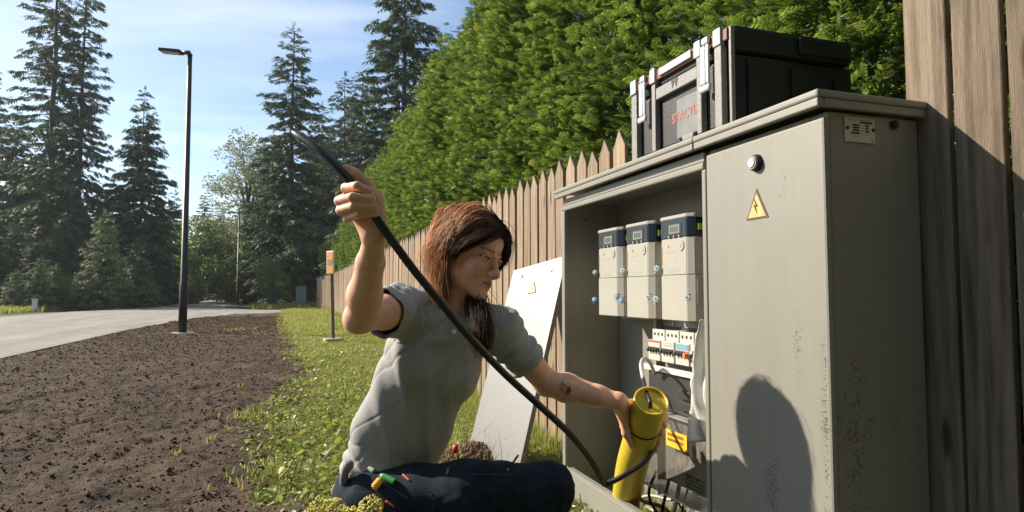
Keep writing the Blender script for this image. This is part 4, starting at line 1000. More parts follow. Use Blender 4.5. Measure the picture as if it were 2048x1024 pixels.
# skeleton (photo position and distance of each joint)
RS, RE, RW = at(806, 616, 1.91), at(722, 634, 1.60), at(749, 476, 1.465)
LS, LE, LW = at(1000, 655, 2.03), at(1093, 765, 2.12), at(1237, 803, 2.07)
PEL, WST, CHE, UCH, NKB = at(772, 990, 1.99), at(797, 880, 1.985), at(862, 730, 1.98), at(892, 655, 1.975), at(897, 607, 1.985)
LAT = LS - RS; LAT /= np.linalg.norm(LAT); SPN = UCH - WST; SPN /= np.linalg.norm(SPN)
FRT = np.cross(SPN, LAT); FRT = -FRT if FRT @ (-FW + RT) < 0 else FRT; FRT /= np.linalg.norm(FRT); LATo = np.cross(FRT, SPN); LATo = LATo if LATo @ LAT > 0 else -LATo
TR_ = np.column_stack([LATo, FRT, SPN])
# head axes: x her right, y forward, z up
HQ = np.array([[-0.7322, 0.6046, 0.3136], [-0.6562, -0.7496, -0.0868], [0.1826, -0.2694, 0.9456]])
HO = at(939, 508, 1.95); HS = 1.055
def hl(p): return HO + HQ @ (np.asarray(p, float) * HS)
def hel(c, r, k=0.012, sub=False): return el(hl(c), np.asarray(r) * HS, HQ, k, sub)
def hrc(a, b, ra, rb, k=0.010, sub=False): return rc(hl(a), hl(b), ra * HS, rb * HS, k, sub)
head = [hel((0, -.016, .028), (.073, .093, .082)), hel((0, .030, -.032), (.057, .057, .080), 0.02), hel((0, .045, .048), (.056, .042, .042), 0.02)]
for s in (-1, 1):
    head += [hrc((s * .047, .002, -.056), (s * .011, .074, -.097), .014, .013, .022), hel((s * .036, .058, -.030), (.024, .024, .026), .016),
             hrc((s * .014, .083, .021), (s * .042, .072, .019), .0085, .006, .010), hel((s * .075, -.012, -.006), (.009, .019, .031), .006)]
head += [hel((0, .078, -.099), (.017, .014, .015), .016), hel((0, .078, -.066), (.027, .020, .024), .016)]
for s in (-1, 1):
    head += [hel((s * .031, .099, .002), (.016, .014, .0095), .008, True), hel((s * .031, .0755, .0005), (.0135, .0125, .0125), .003),
             hrc((s * .018, .0855, .0035), (s * .031, .0885, .0065), .0035, .0045, .003), hrc((s * .031, .0885, .0065), (s * .045, .0775, .002), .0045, .0035, .003),
             hrc((s * .020, .0835, -.006), (s * .042, .076, -.005), .003, .003, .004)]
head += [hrc((0, .085, .010), (0, .106, -.030), .0065, .0095, .012), hel((0, .1085, -.036), (.0115, .0115, .0105), .008)]
for s in (-1, 1): head += [hel((s * .0125, .0965, -.040), (.0085, .0105, .0085), .006), hel((s * .0065, .103, -.0475), (.0032, .005, .004), .003, True)]
for s in (-1, 1):
    head += [hrc((0, .0975, -.0615), (s * .021, .0855, -.0630), .0052, .0028, .004), hrc((0, .0955, -.0725), (s * .018, .0855, -.0655), .0062, .0034, .005)]
    head += [hrc((0, .1020, -.0668), (s * .024, .0870, -.0632), .0014, .0012, .002, True)]
head += [rc(hl((0, -.030, -.045)), NKB - SPN * 0.02, .052, .056, .025), rc(hl((-.02, .01, -.07)), NKB + FRT * .035, .03, .035, .03)]
head += [el(UCH + SPN * 0.01, (.15, .085, .075), TR_, .05)]
# right hand round the cable
rh = []
wr = RW
MC = [at(716, 372, 1.475), at(705, 388, 1.482), at(704, 406, 1.482), at(711, 423, 1.475)]
for m, r in zip(MC, (.0125, .0125, .012, .011)): rh.append(rc(wr + (m - wr) * 0.1, m, .020, r, .014))
fing = [[MC[0], at(692, 376, 1.444), at(714, 372, 1.408), at(741, 383, 1.412)], [MC[1], at(679, 402, 1.440), at(705, 394, 1.400), at(744, 398, 1.408)],
        [MC[2], at(682, 421, 1.438), at(708, 412, 1.402), at(750, 413, 1.412)], [MC[3], at(696, 437, 1.438), at(719, 428, 1.408), at(752, 427, 1.418)]]
for f, s in zip(fing, (1.0, 1.03, 1.0, 0.88)): rh += chain(f, [.0118 * s, .0112 * s, .0100 * s, .0085 * s], .004)
rh += chain([at(754, 452, 1.462), at(749, 402, 1.468), at(730, 368, 1.462), at(711, 350, 1.452), at(693, 337, 1.446)], [.024, .021, .0145, .0125, .0100], .010)
rh += [el(at(734, 420, 1.468), (.030, .018, .036), np.column_stack([RT, FW, UPV]), .015)]
right_arm = [rc(RS, RS + (RE - RS) * .5, .050, .045, .03), rc(RS + (RE - RS) * .5, RE, .045, .037, .02), rc(RE, RE + (RW - RE) * .30, .034, .0395, .02), rc(RE + (RW - RE) * .30, RE + (RW - RE) * .70, .0395, .031, .02),
             rc(RE + (RW - RE) * .70, RW, .031, .0245, .015), rc(RE, RE - RT * .012 - UPV * .008, .033, .028, .02)] + rh
# left hand round the conduit
tc_ = [tube_pts[i] for i in (35, 33, 31, 29)]; RT_ = None
e1 = RT - PIPE_T * (RT @ PIPE_T); e1 /= np.linalg.norm(e1); e2 = FW - PIPE_T * (FW @ PIPE_T); e2 -= e1 * (e2 @ e1); e2 /= np.linalg.norm(e2)
def ring_pt(c, a, r): return c + r * (math.cos(math.radians(a)) * e1 + math.sin(math.radians(a)) * e2)
lh = []; LMC = []
for j, c in enumerate(tc_):
    m = ring_pt(c, 134 - 2 * j, RP + .017); LMC.append(m)
    s = (1.0, 1.04, 1.0, .85)[j]
    lh += chain([m, ring_pt(c, 92, RP + .013), ring_pt(c, 46, RP + .011), ring_pt(c, 6 - 4 * j, RP + .0095), ring_pt(c - PIPE_T * .006, -22 - 4 * j, RP + .008)], [.0125 * s, .0112 * s, .010 * s, .0092 * s, .0075 * s], .004)
for m, r in zip(LMC, (.0135, .0135, .013, .012)): lh.append(rc(LW, m, .021, r, .016))
tb0 = ring_pt(tube_pts[35], 176, RP + .020)
lh += chain([LW + (tb0 - LW) * .25, tb0, ring_pt(tube_pts[33], 205, RP + .014), ring_pt(tube_pts[31], 232, RP + .010)], [.021, .0175, .0128, .0090], .012)
left_arm = [rc(LS, LS + (LE - LS) * .5, .052, .047, .03), rc(LS + (LE - LS) * .5, LE, .047, .039, .02), rc(LE, LE + (LW - LE) * .28, .038, .045, .02), rc(LE + (LW - LE) * .28, LE + (LW - LE) * .72, .045, .034, .02),
            rc(LE + (LW - LE) * .72, LW, .034, .0265, .015), rc(LE, LE - UPV * .01, .034, .03, .02)] + lh
trunk = [el(CHE, (.145, .095, .17), TR_, .04), el(WST, (.118, .088, .14), TR_, .05), el(PEL, (.135, .10, .10), TR_, .05), rc(RS, LS, .05, .05, .04),
         rc(at(752, 985, 1.90), at(1095, 975, 1.88), .07, .05, .03), rc(at(1095, 975, 1.88), at(1070, 1165, 1.84), .045, .035, .03),
         rc(at(805, 990, 2.07), at(1005, 1120, 2.12), .07, .05, .03), rc(at(1005, 1120, 2.12), at(760, 1150, 2.20), .045, .035, .03)]
blocks = []
lo_, hi_ = bounds(head[:11], 0.03); lo_[2] = NKB[2] - 0.09
blocks.append(grow(head, 0.0025, lo_, hi_)); blocks.append(grow(right_arm, 0.003)); blocks.append(grow(left_arm, 0.003)); blocks.append(grow(trunk, 0.009))
V = np.concatenate([b[0] for b in blocks]); off = np.cumsum([0] + [len(b[0]) for b in blocks]); F = np.concatenate([b[1] + o_ for b, o_ in zip(blocks, off)])
# own colours of the skin: lips, brows, lashes, eyes, knuckles, nails, tattoo
skin0 = np.array([0.76, 0.47, 0.335]); col = np.tile(skin0, (len(V), 1))
def paint(mask, c, w=1.0):
    mm = np.clip(mask, 0, 1)[:, None] * w; col[:] = col * (1 - mm) + np.asarray(c) * mm
hp = (V[:off[1]] - HO) @ HQ / HS; x, y, z = hp[:, 0], hp[:, 1], hp[:, 2]; ax_ = np.abs(x); full = lambda m: np.concatenate([m, np.zeros(len(V) - off[1])])
paint(full(np.exp(-(((ax_ - .042) / .022) ** 2 + ((z + .030) / .022) ** 2)) * (y > .02)), (0.68, 0.31, 0.22), .6)
paint(full(np.exp(-((x / .016) ** 2 + ((z + .036) / .014) ** 2)) * (y > .085)), (0.66, 0.28, 0.20), .6)
paint(full((ax_ < .0225) & (y > .080) & (np.abs(z + .0675 - .12 * ax_) < .0095 * (1 - (ax_ / .0235) ** 2))), (0.52, 0.19, 0.155), .85)
paint(full((ax_ < .023) & (y > .080) & (np.abs(z + .0670 - .14 * ax_) < .0014)), (0.16, 0.05, 0.04), .8)
bz = .0205 + .004 * np.sin(np.clip((ax_ - .013) / .036, 0, 1) * 2.2)
paint(full((ax_ > .013) & (ax_ < .049) & (y > .05) & (np.abs(z - bz) < .0034 * (1 - .5 * (ax_ - .013) / .036))), (0.10, 0.05, 0.03), .75)
ex = (ax_ - .031) / .0125; eo = (y > .066) & (np.abs(ex) < 1)
paint(full(eo & (np.abs(z + .0008) < .0034 * np.sqrt(np.clip(1 - ex ** 2, 0, 1)))), (0.55, 0.50, 0.46), .9)
paint(full(eo & (np.abs(ex) < .45) & (np.abs(z + .0012) < .0034)), (0.07, 0.09, 0.07), .95)
paint(full((y > .062) & (np.abs(ex) < 1.15) & (np.abs(z - .0030 - .0012 * (1 - ex ** 2)) < .0016)), (0.05, 0.025, 0.02), .9)
lv = slice(off[2], off[3])
def tattoo(P):
    t = (P - LE) @ (LW - LE) / ((LW - LE) @ (LW - LE)); q = P - (LE + t[:, None] * (LW - LE)); u = q @ UPV; c = q @ FW
    a, b = (t - .30) / .075, (u - .004) / .016
    body = (np.abs(a - .45) < .55 * (1 - np.abs(b))) & (np.abs(b) < 1)
    fan = (a > -1.25) & (a < .2) & (np.abs(b + .45 * a) < 1.0) & (np.sin((b + .5 * a) * 13) > .25)
    return (c < 0) & (body | fan)
mm = np.zeros(len(V)); mm[lv] = tattoo(V[lv]); paint(mm, (0.045, 0.038, 0.034), .85)
for f in fing:
    for J in (f[1], f[2]):
        paint(np.exp(-(np.linalg.norm(V - J, axis=1) / .012) ** 2), (0.68, 0.31, 0.22), .5)
for j, c in enumerate(tc_):
    J = ring_pt(c, -10 - 4 * j, RP + .018); paint((np.linalg.norm(V - J, axis=1) < .0075).astype(float), (0.62, 0.42, 0.36), .8)
paint((np.linalg.norm(V - (at(693, 337, 1.446) - RT * .004 + UPV * .004), axis=1) < .010).astype(float), (0.70, 0.30, 0.20), .6)
def skin_material():
    m = bpy.data.materials.new('skin'); m.use_nodes = True; n = m.node_tree.nodes; l = m.node_tree.links; b = n['Principled BSDF']
    a = n.new('ShaderNodeAttribute'); a.attribute_name = 'own_colour'
    t = n.new('ShaderNodeTexCoord'); no = n.new('ShaderNodeTexNoise'); no.inputs['Scale'].default_value = 40; no.inputs['Detail'].default_value = 6; l.new(t.outputs['Object'], no.inputs['Vector'])
    r = n.new('ShaderNodeValToRGB'); r.color_ramp.elements[0].position = .3; r.color_ramp.elements[0].color = (.86, .78, .74, 1); r.color_ramp.elements[1].position = .7; r.color_ramp.elements[1].color = (1.08, 1.05, 1.02, 1)
    l.new(no.outputs['Fac'], r.inputs[0]); mx = n.new('ShaderNodeMix'); mx.data_type = 'RGBA'; mx.blend_type = 'MULTIPLY'; mx.inputs['Factor'].default_value = 1
    l.new(a.outputs['Color'], mx.inputs['A']); l.new(r.outputs[0], mx.inputs['B']); l.new(mx.outputs['Result'], b.inputs['Base Color'])
    b.inputs['Roughness'].default_value = .48; b.inputs['Specular IOR Level'].default_value = .35
    b.inputs['Subsurface Weight'].default_value = .35; b.inputs['Subsurface Radius'].default_value = (1, .32, .16); b.inputs['Subsurface Scale'].default_value = .008
    n2 = n.new('ShaderNodeTexNoise'); n2.inputs['Scale'].default_value = 380; l.new(t.outputs['Object'], n2.inputs['Vector'])
    bp = n.new('ShaderNodeBump'); bp.inputs['Strength'].default_value = .10; bp.inputs['Distance'].default_value = .003; l.new(n2.outputs['Fac'], bp.inputs['Height']); l.new(bp.outputs[0], b.inputs['Normal'])
    return m
m_skin = skin_material()
PB = np.array([PEL[0], PEL[1], 0.0])
woman = empty('person', tuple(PB)); tag(woman, 'crouching woman in a grey t-shirt and navy work trousers holding up a black cable', 'person')
body = mk('body', V - PB, F, m_skin, woman, True)
ca_ = body.data.color_attributes.new('own_colour', 'FLOAT_COLOR', 'POINT'); ca_.data.foreach_set('color', np.concatenate([col, np.ones((len(V), 1))], 1).astype(np.float32).ravel())

# ---- clothes
def noise3(P, f, seed=0):
    a = vnoise(P[:, 0] * f[0] + 11.3 + seed, P[:, 1] * f[1] + P[:, 2] * f[2] * .37 + 5.1, seed); b = vnoise(P[:, 2] * f[2] + 3.7, P[:, 0] * f[0] * .6 + P[:, 1] * f[1] * .6 + 1.9, seed + 5); return (a + b) / 2
def normals(V, F):
    N = np.zeros_like(V); fn = np.cross(V[F[:, 2]] - V[F[:, 0]], V[F[:, 3]] - V[F[:, 1]])
    for k in range(4): np.add.at(N, F[:, k], fn)
    return N / (np.linalg.norm(N, axis=1)[:, None] + 1e-12)
def cut(V, F, keep):
    """keep faces whose vertices all pass"""
    F = F[keep[F].all(1)]; u = np.unique(F); mp_ = -np.ones(len(V), int); mp_[u] = np.arange(len(u)); return V[u], mp_[F]
SLR = RS + (RE - RS) * .52; SLL = LS + (LE - LS) * .62
dR = (RE - RS) / np.linalg.norm(RE - RS); dL = (LE - LS) / np.linalg.norm(LE - LS)
shirt_p = [el(CHE + SPN * .01, (.152, .100, .175), TR_, .04), el(CHE + FRT * .055 - SPN * .005 - LATo * .065, (.062, .055, .06), TR_, .04), el(CHE + FRT * .055 - SPN * .005 + LATo * .065, (.062, .055, .06), TR_, .04),
           el(WST + SPN * .04, (.148, .098, .21), TR_, .06), el(PEL + SPN * .055 - FRT * .01, (.160, .125, .085), TR_, .05),
           rc(RS + SPN * .008, LS + SPN * .008, .056, .056, .05), rc(NKB, UCH, .070, .10, .04),
           rc(RS - SPN * .01, SLR + dR * .05, .060, .060, .04), rc(LS - SPN * .012, SLL + dL * .05, .059, .058, .045)]
Vs_, Fs_ = grow(shirt_p, 0.0042)
N_ = normals(Vs_, Fs_)
ts = (Vs_ - PEL) @ SPN; al = (Vs_ - CHE) @ LATo; af = (Vs_ - CHE) @ FRT
Q_ = np.stack([al, af, ts], 1)
# long tension folds run from the raised shoulder down to the far hip, bunching above the hem, and rings in the sleeves
def ridge(s): return (.5 - .5 * np.cos(6.283 * s)) ** 2.2
w1 = ridge(al * 13 + af * 6 + ts * 5.5 + 2.2 * noise3(Q_, (6, 6, 4), 3)); w2 = ridge(ts * 26 + al * 7 + 2.4 * noise3(Q_, (7, 7, 5), 8))
w3 = noise3(Q_, (22, 22, 12), 14) - .5; w4 = ridge(al * -11 + af * 7 + ts * 9 + 1.8 * noise3(Q_, (5, 5, 5), 23))
hemk = np.exp(-((ts - .07) / .055) ** 2); up_k = np.clip((ts - .30) / .15, 0, 1); sidek = np.clip((-al - .02) / .10, 0, 1)
disp = .011 * (w1 - .3) * (1 - hemk) * (.45 + .7 * sidek) + .013 * (w2 - .35) * hemk + .008 * w3 + .009 * (w4 - .3) * up_k
dr_ = (Vs_ - RS) @ dR; nr_ = np.linalg.norm((Vs_ - RS) - dr_[:, None] * dR, axis=1); onr = (dr_ > .02) & (nr_ < .10)
dl_ = (Vs_ - LS) @ dL; nl_ = np.linalg.norm((Vs_ - LS) - dl_[:, None] * dL, axis=1); onl = (dl_ > .02) & (nl_ < .10)
disp += np.where(onr, .010 * (ridge(dr_ * 26 + 1.2 * noise3(Q_, (9, 9, 9), 31)) - .3), 0) + np.where(onl, .012 * (ridge(dl_ * 20 + al * 6 + 1.2 * noise3(Q_, (9, 9, 9), 37)) - .3), 0)
def crease(f, s, wd): return np.exp(-((noise3(Q_ @ Rz_, f, s) - .5) / wd) ** 2)
Rz_ = np.array([[.8, 0, .6], [0, 1, 0], [-.6, 0, .8]])
disp *= .62
disp -= .0022 * crease((20, 16, 5), 41, .035) * (.4 + .6 * np.clip(sidek + hemk + up_k, 0, 1)) + .0022 * crease((9, 9, 24), 47, .03) * np.clip(hemk + .5 * up_k, 0, 1)
Vs_ = Vs_ + N_ * disp[:, None]
nk = np.linalg.norm(Vs_ - (NKB + SPN * .035), axis=1)
hem = ts + .012 * (noise3(Q_, (5, 5, 5), 51) - .5)
keep = ~(onr & (dr_ > np.linalg.norm(SLR - RS))) & ~(onl & (dl_ > np.linalg.norm(SLL - LS))) & ~(((Vs_ - NKB) @ SPN > -.004 - .30 * np.clip((Vs_ - NKB) @ FRT, 0, .1)) & (nk < .105)) & (hem > .028)
Vs_, Fs_ = cut(Vs_, Fs_, keep)
m_shirt = mat('grey_heather_jersey', (0.365, 0.37, 0.368), 0.9, 0.20, 130, 0.25, 900, stretch=(1, 1, 4.5), detail=6, spec=0.15)
shirt = mk('t_shirt', Vs_ - PB, Fs_, m_shirt, woman, True)
so = shirt.modifiers.new('cloth', 'SOLIDIFY'); so.thickness = 0.0028; so.offset = 1
# collar band and sleeve hems
def loop_band(c, nrm, prims_r, name, r, w, parent, m):
    pass
tr_p = [el(PEL - SPN * .015, (.168, .128, .115), TR_, .05), rc(at(748, 1000, 1.90), at(930, 985, 1.86), .095, .088, .05), rc(at(930, 985, 1.86), at(1092, 978, 1.86), .088, .072, .04),
        el(at(1094, 972, 1.86), (.068, .066, .066), None, .03), rc(at(1094, 985, 1.86), at(1068, 1100, 1.84), .070, .060, .03), rc(at(1068, 1100, 1.84), at(1062, 1195, 1.82), .060, .052, .03),
        rc(at(812, 990, 2.07), at(1005, 1105, 2.12), .092, .075, .05), el(at(1005, 1120, 2.12), (.07, .07, .062), None, .03), rc(at(1005, 1125, 2.12), at(770, 1150, 2.22), .064, .052, .03)]
Vt, Ft = grow(tr_p, 0.006); Nt = normals(Vt, Ft); Qt = (Vt - PEL) @ np.column_stack([RT, FW, UPV])
dt = .010 * (noise3(Qt, (11, 9, 14), 61) - .5) + .006 * (ridge(Qt[:, 0] * 5 + Qt[:, 2] * 9 + 1.5 * noise3(Qt, (6, 6, 6), 67)) - .3)
dt -= .0035 * np.exp(-((noise3(Qt, (16, 10, 9), 83) - .5) / .035) ** 2) + .002 * np.exp(-((noise3(Qt, (7, 10, 26), 87) - .5) / .03) ** 2)
Vt = Vt + Nt * dt[:, None]; Vt[:, 2] = np.maximum(Vt[:, 2], 0.012)
m_trs = mat('navy_work_cloth', (0.013, 0.021, 0.034), 0.85, 0.4, 30, 0.3, 500, spec=0.2)
trs = mk('work_trousers', Vt - PB, Ft, m_trs, woman, True)
wb = mk('waistband', *(lambda q: (rel(q[0], PB), q[1]))(tube_vf(spline([at(700, 925, 1.86), at(690, 945, 1.87), at(688, 965, 1.88), at(694, 985, 1.89)], 10), [.012, .016, .014, .012, .012, .012, .012, .012, .012, .010], 8)), mat('grey_strap', (0.20, 0.20, 0.22), 0.8, 0.15, 40), trs, True)
# stitches: orange bar tacks and pocket seams lie on the near thigh
m_tack = mat('orange_bar_tack', (0.62, 0.10, 0.03), 0.6, 0.1, 60); m_seam = mat('navy_seam_thread', (0.045, 0.065, 0.085), 0.7, 0.1, 60)
from mathutils.bvhtree import BVHTree
bv = BVHTree.FromPolygons([tuple(v) for v in Vt], [tuple(int(i) for i in f) for f in Ft])
def on_trousers(u, v, lift=0.002):
    d = Vector(at(u, v, 1.0) - EYE).normalized(); h_ = bv.ray_cast(Vector(EYE), d)
    return np.array(h_[0] - d * lift) if h_[0] is not None else at(u, v, 1.80)
def stitch(name, pts, r, m):
    P = [on_trousers(*p) for p in pts]; P = spline(P, 3 * len(P)) if len(P) > 2 else np.linspace(P[0], P[1], 6)
    mk(name, *(lambda q: (rel(q[0], PB), q[1]))(tube_vf(P, r, 6)), m, trs, True)
for a, b, r in [((1036, 911), (1015, 941), .0034), ((897, 937), (893, 949), .0026), ((806, 949), (819, 961), .0028), ((772, 1002), (788, 1013), .0028)]: stitch('bar_tack', [a, ((a[0] + b[0]) / 2, (a[1] + b[1]) / 2), b], r, m_tack)
for P in ([(796, 936), (860, 985)], [(862, 987), (869, 1022)], [(794, 937), (756, 996)], [(940, 949), (1055, 949)], [(1060, 952), (1070, 1010)]): stitch('pocket_seam', P, .0011, m_seam)
# boots
m_boot = mat('brown_work_boot', (0.06, 0.042, 0.035), 0.6, 0.2, 20, 0.2)
def boot(a, toe, name='boot'):
    a = np.asarray(a); toe = np.asarray(toe); V_, F_ = grow([rc(a + [0, 0, .06], a + [0, 0, -.02], .058, .052, .03), rc(a + [0, 0, -.03], toe, .050, .042, .04)], 0.007)
    V_[:, 2] = np.maximum(V_[:, 2], 0.004); return mk(name, V_ - PB, F_, m_boot, woman, True)
ak = at(1062, 1195, 1.82); boot((ak[0], ak[1], .10), (ak[0] + .16, ak[1] + .02, .045)); ak = at(770, 1150, 2.22); boot((ak[0], ak[1], .10), (ak[0] - .16, ak[1] + .05, .045))

# ---- hair
def scalp(p, k=1.0):
    """push points out of the head"""
    c = np.array([0, -.018, .026]); r = np.array([.077, .096, .091]) * k; q = (p - c) / r; n_ = np.linalg.norm(q, axis=-1, keepdims=True); return np.where(n_ < 1, c + q / np.maximum(n_, 1e-6) * r, p)
cap_p = [hel((0, -.018, .026), (.0760, .0945, .0890)), hel((.012, .100, -.030), (.075, .066, .076), .012, True), hel((.055, .060, -.025), (.05, .045, .055), .012, True), hel((0, .03, -.10), (.09, .075, .05), .012, True)]
Vc, Fc = grow(cap_p, 0.0035)
m_hair = bpy.data.materials.new('brown_hair'); m_hair.use_nodes = True
def hair_nodes(m, c0, c1):
    n = m.node_tree.nodes; l = m.node_tree.links; b = n['Principled BSDF']; g = n.new('ShaderNodeNewGeometry'); r = n.new('ShaderNodeValToRGB')
    r.color_ramp.elements[0].color = (*c0, 1); r.color_ramp.elements[1].color = (*c1, 1); l.new(g.outputs['Random Per Island'], r.inputs[0]); l.new(r.outputs[0], b.inputs['Base Color'])
    b.inputs['Roughness'].default_value = .45; b.inputs['Specular IOR Level'].default_value = .3
    tr = n.new('ShaderNodeBsdfTranslucent'); hs = n.new('ShaderNodeHueSaturation'); hs.inputs['Value'].default_value = 2.6; hs.inputs['Saturation'].default_value = .9; l.new(r.outputs[0], hs.inputs['Color']); l.new(hs.outputs[0], tr.inputs['Color'])
    mx = n.new('ShaderNodeMixShader'); mx.inputs[0].default_value = .45; l.new(b.outputs[0], mx.inputs[1]); l.new(tr.outputs[0], mx.inputs[2]); l.new(mx.outputs[0], n['Material Output'].inputs['Surface'])
hair_nodes(m_hair, (0.035, 0.019, 0.012), (0.12, 0.065, 0.036))
m_hair2 = bpy.data.materials.new('sunlit_hair'); m_hair2.use_nodes = True; hair_nodes(m_hair2, (0.070, 0.038, 0.022), (0.60, 0.37, 0.225))  # brown hair lightened to copper: the sun's back-light put into the colour
hair = empty('hair', tuple(HO - PB)); hair.parent = woman
m_cap = mat('dark_hair_roots', (0.032, 0.018, 0.011), 0.6, 0.3, 60, 0.4, 300, stretch=(1, 1, .3))
mk('hair_base', Vc - HO, Fc, m_cap, hair, True)
g_ = np.random.default_rng(77)
GD = HQ.T @ np.array([0, 0, -1.0])             # down, in head axes
def lpx(u, v, d): return HQ.T @ (at(u, v, d) - HO) / HS
def strands(ctrls, n, spread, rootspread, waves=.004, rad=.0008, fly=.0, npt=10, lenj=.12):
    """ctrls: list of guide poly-lines (head axes); n strands blended between neighbouring guides"""
    Vh, Fh = [], []; A = np.array([0, 2.094, 4.189]); G = [spline(c, npt) for c in ctrls]; cnt = 0
    for i in range(n):
        k = g_.random() * (len(G) - 1) if len(G) > 1 else 0; a = int(k); b = min(a + 1, len(G) - 1); P = G[a] * (1 - (k - a)) + G[b] * (k - a)
        t = np.linspace(0, 1, npt)[:, None]; ln = 1 - lenj * g_.random() * 2; P = np.stack([np.interp(np.linspace(0, ln, npt), np.linspace(0, 1, npt), P[:, q]) for q in range(3)], 1)
        off_ = g_.normal(0, 1, 3) * spread; ro = g_.normal(0, 1, 3) * rootspread
        ph = g_.random() * 6.28; fr = 2 + 2.5 * g_.random(); wv = g_.normal(0, 1, 3); P = P + ro * (1 - t) + off_ * t ** .7 + wv * waves * np.sin(fr * t * 6.28 + ph) * t
        if g_.random() < fly: P = P + g_.normal(0, .020, 3) * t ** 1.5 + np.array([0, 0, .008]) * t
        P = scalp(P, 1.0 + .07 * g_.random())
        W_ = HQ @ (P * HS).T; W_ = W_.T
        T = np.gradient(W_, axis=0); T /= np.linalg.norm(T, axis=1)[:, None] + 1e-9; x_ = np.cross(T, [0.3, 0.2, 0.93]); x_ /= np.linalg.norm(x_, axis=1)[:, None] + 1e-9; y_ = np.cross(T, x_)
        rr = rad * (0.7 + .6 * g_.random()) * (1 - .75 * t[:, 0] ** 2)
        Vh.append((W_[:, None, :] + rr[:, None, None] * (np.cos(A)[None, :, None] * x_[:, None, :] + np.sin(A)[None, :, None] * y_[:, None, :])).reshape(-1, 3))
        f = []
        for j in range(npt - 1):
            for q in range(3): f.append((cnt + j * 3 + q, cnt + j * 3 + (q + 1) % 3, cnt + (j + 1) * 3 + (q + 1) % 3, cnt + (j + 1) * 3 + q))
        Fh.append(np.array(f)); cnt += npt * 3
    return np.concatenate(Vh), np.concatenate(Fh)
part = lambda y: np.array([.012, y, .026 + .094 * math.sqrt(max(0, 1 - ((y + .018) / .103) ** 2))])
nape = lpx(884, 588, 1.90)
near = []
for y_, e in ((.062, (.062, -.062, -.105)), (.04, (.070, -.062, -.112)), (.015, (.074, -.060, -.120)), (-.02, (.068, -.075, -.118)), (-.06, (.052, -.095, -.110)), (-.10, (.02, -.11, -.105))):
    r_ = part(y_); mid = np.array([.076, (y_ - .03) * .45 - .004, .045]); ear = np.array([.081, -.026 + y_ * .12, -.008])
    if y_ < -.03: mid = np.array([.054, y_ - .010, .055]); ear = np.array([.060, y_ if y_ > -.08 else -.088, -.01])
    e = nape + np.array([(y_ + .02) * .10, -.004 + (y_ + .02) * .10, g_.uniform(-.008, .012)])
    near.append([r_, r_ * .45 + mid * .55 + np.array([.012, 0, .030]), mid, ear, (ear + np.array(e)) / 2 + np.array([.006, -.006, 0]), np.array(e), np.array(e) + GD * .03 + np.array([.004, .006, 0])])
bang = []
for y_ in (.070, .05, .02, -.01):
    r_ = part(y_); bang.append([r_, r_ + np.array([-.030, .022, -.001]), np.array([-.052, .083 - (.07 - y_) * .25, .062]), np.array([-.080, .074 - (.07 - y_) * .4, .020]), np.array([-.086, .046 - (.07 - y_) * .3, -.030])])
lockA = lpx(950, 606, 1.93); lockB = lpx(962, 645, 1.835); lockC = lpx(964, 702, 1.825)
far = []
for y_ in (.02, -.02, -.06, -.10):
    r_ = part(y_); m_ = np.array([-.084, y_ * .6 - .01, .03]); far.append([r_, (r_ + m_) / 2 + np.array([-.018, 0, .026]), m_, np.array([-.078, -.03, -.05]), (lockA + np.array([-.078, -.03, -.05])) / 2, lockA, lockB, lockC])
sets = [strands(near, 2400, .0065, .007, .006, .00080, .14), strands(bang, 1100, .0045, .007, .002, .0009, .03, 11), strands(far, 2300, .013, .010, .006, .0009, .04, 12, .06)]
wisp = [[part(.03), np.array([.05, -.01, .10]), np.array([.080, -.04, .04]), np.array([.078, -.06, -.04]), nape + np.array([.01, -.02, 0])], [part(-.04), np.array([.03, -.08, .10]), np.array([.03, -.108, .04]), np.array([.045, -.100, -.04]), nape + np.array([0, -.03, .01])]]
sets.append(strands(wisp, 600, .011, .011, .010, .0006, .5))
fringe = [[np.array([.03, .070, .085]), np.array([.052, .072, .062]), np.array([.074, .045, .03]), np.array([.082, .015, -.005]), np.array([.080, -.01, -.035])]]
sets.append(strands(fringe, 300, .006, .012, .003, .0007, .05))
def join(ss):
    o_ = np.cumsum([0] + [len(q[0]) for q in ss]); return np.concatenate([q[0] for q in ss]), np.concatenate([q[1] + k for q, k in zip(ss, o_)])
for nm_, ss_, m_ in (('hair_strands', [sets[1], sets[2], sets[4]], m_hair), ('sunlit_hair_strands', [sets[0], sets[3]], m_hair2)):
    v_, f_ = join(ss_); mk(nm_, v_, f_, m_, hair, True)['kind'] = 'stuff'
# necklace
mk('pendant', *(lambda q: (rel(q[0], PB), q[1]))(disc(at(908, 663, 1.845), -FW, .007, .002, 14)), m_chrome, woman)
# markers in the thigh pocket
m_mg = mat('green_marker', (0.10, 0.42, 0.12), 0.4, 0.08, 30); m_my = mat('amber_marker', (0.85, 0.45, 0.05), 0.4, 0.08, 30); m_mw2 = mat('pale_green_cap', (0.45, 0.62, 0.40), 0.4, 0.08, 30)
def pen(name, a, b, r, m, label, cap=None):
    A_, B_ = on_trousers(*a, .016), on_trousers(*b, .006); root = empty(name, tuple(A_)); tag(root, label, 'pen')
    d = B_ - A_; mk('barrel', *tube_vf([(0, 0, 0), tuple(d * .1), tuple(d)], [r * .8, r, r], 12), m, root, False)
    mk('tip', *tube_vf([tuple(-d * .12), (0, 0, 0)], [r * .5, r * .6], 10), cap or m, root)
pen('marker_pen', (763, 952), (788, 964), .0095, m_mg, 'green marker pen clipped at the thigh pocket', m_mw2)
pen('marker_pen', (748, 975), (760, 961), .011, m_my, 'amber yellow marker pen in the thigh pocket')
pen('marker_pen', (738, 936), (747, 942), .007, m_mw2, 'pale green pen end above the green marker')
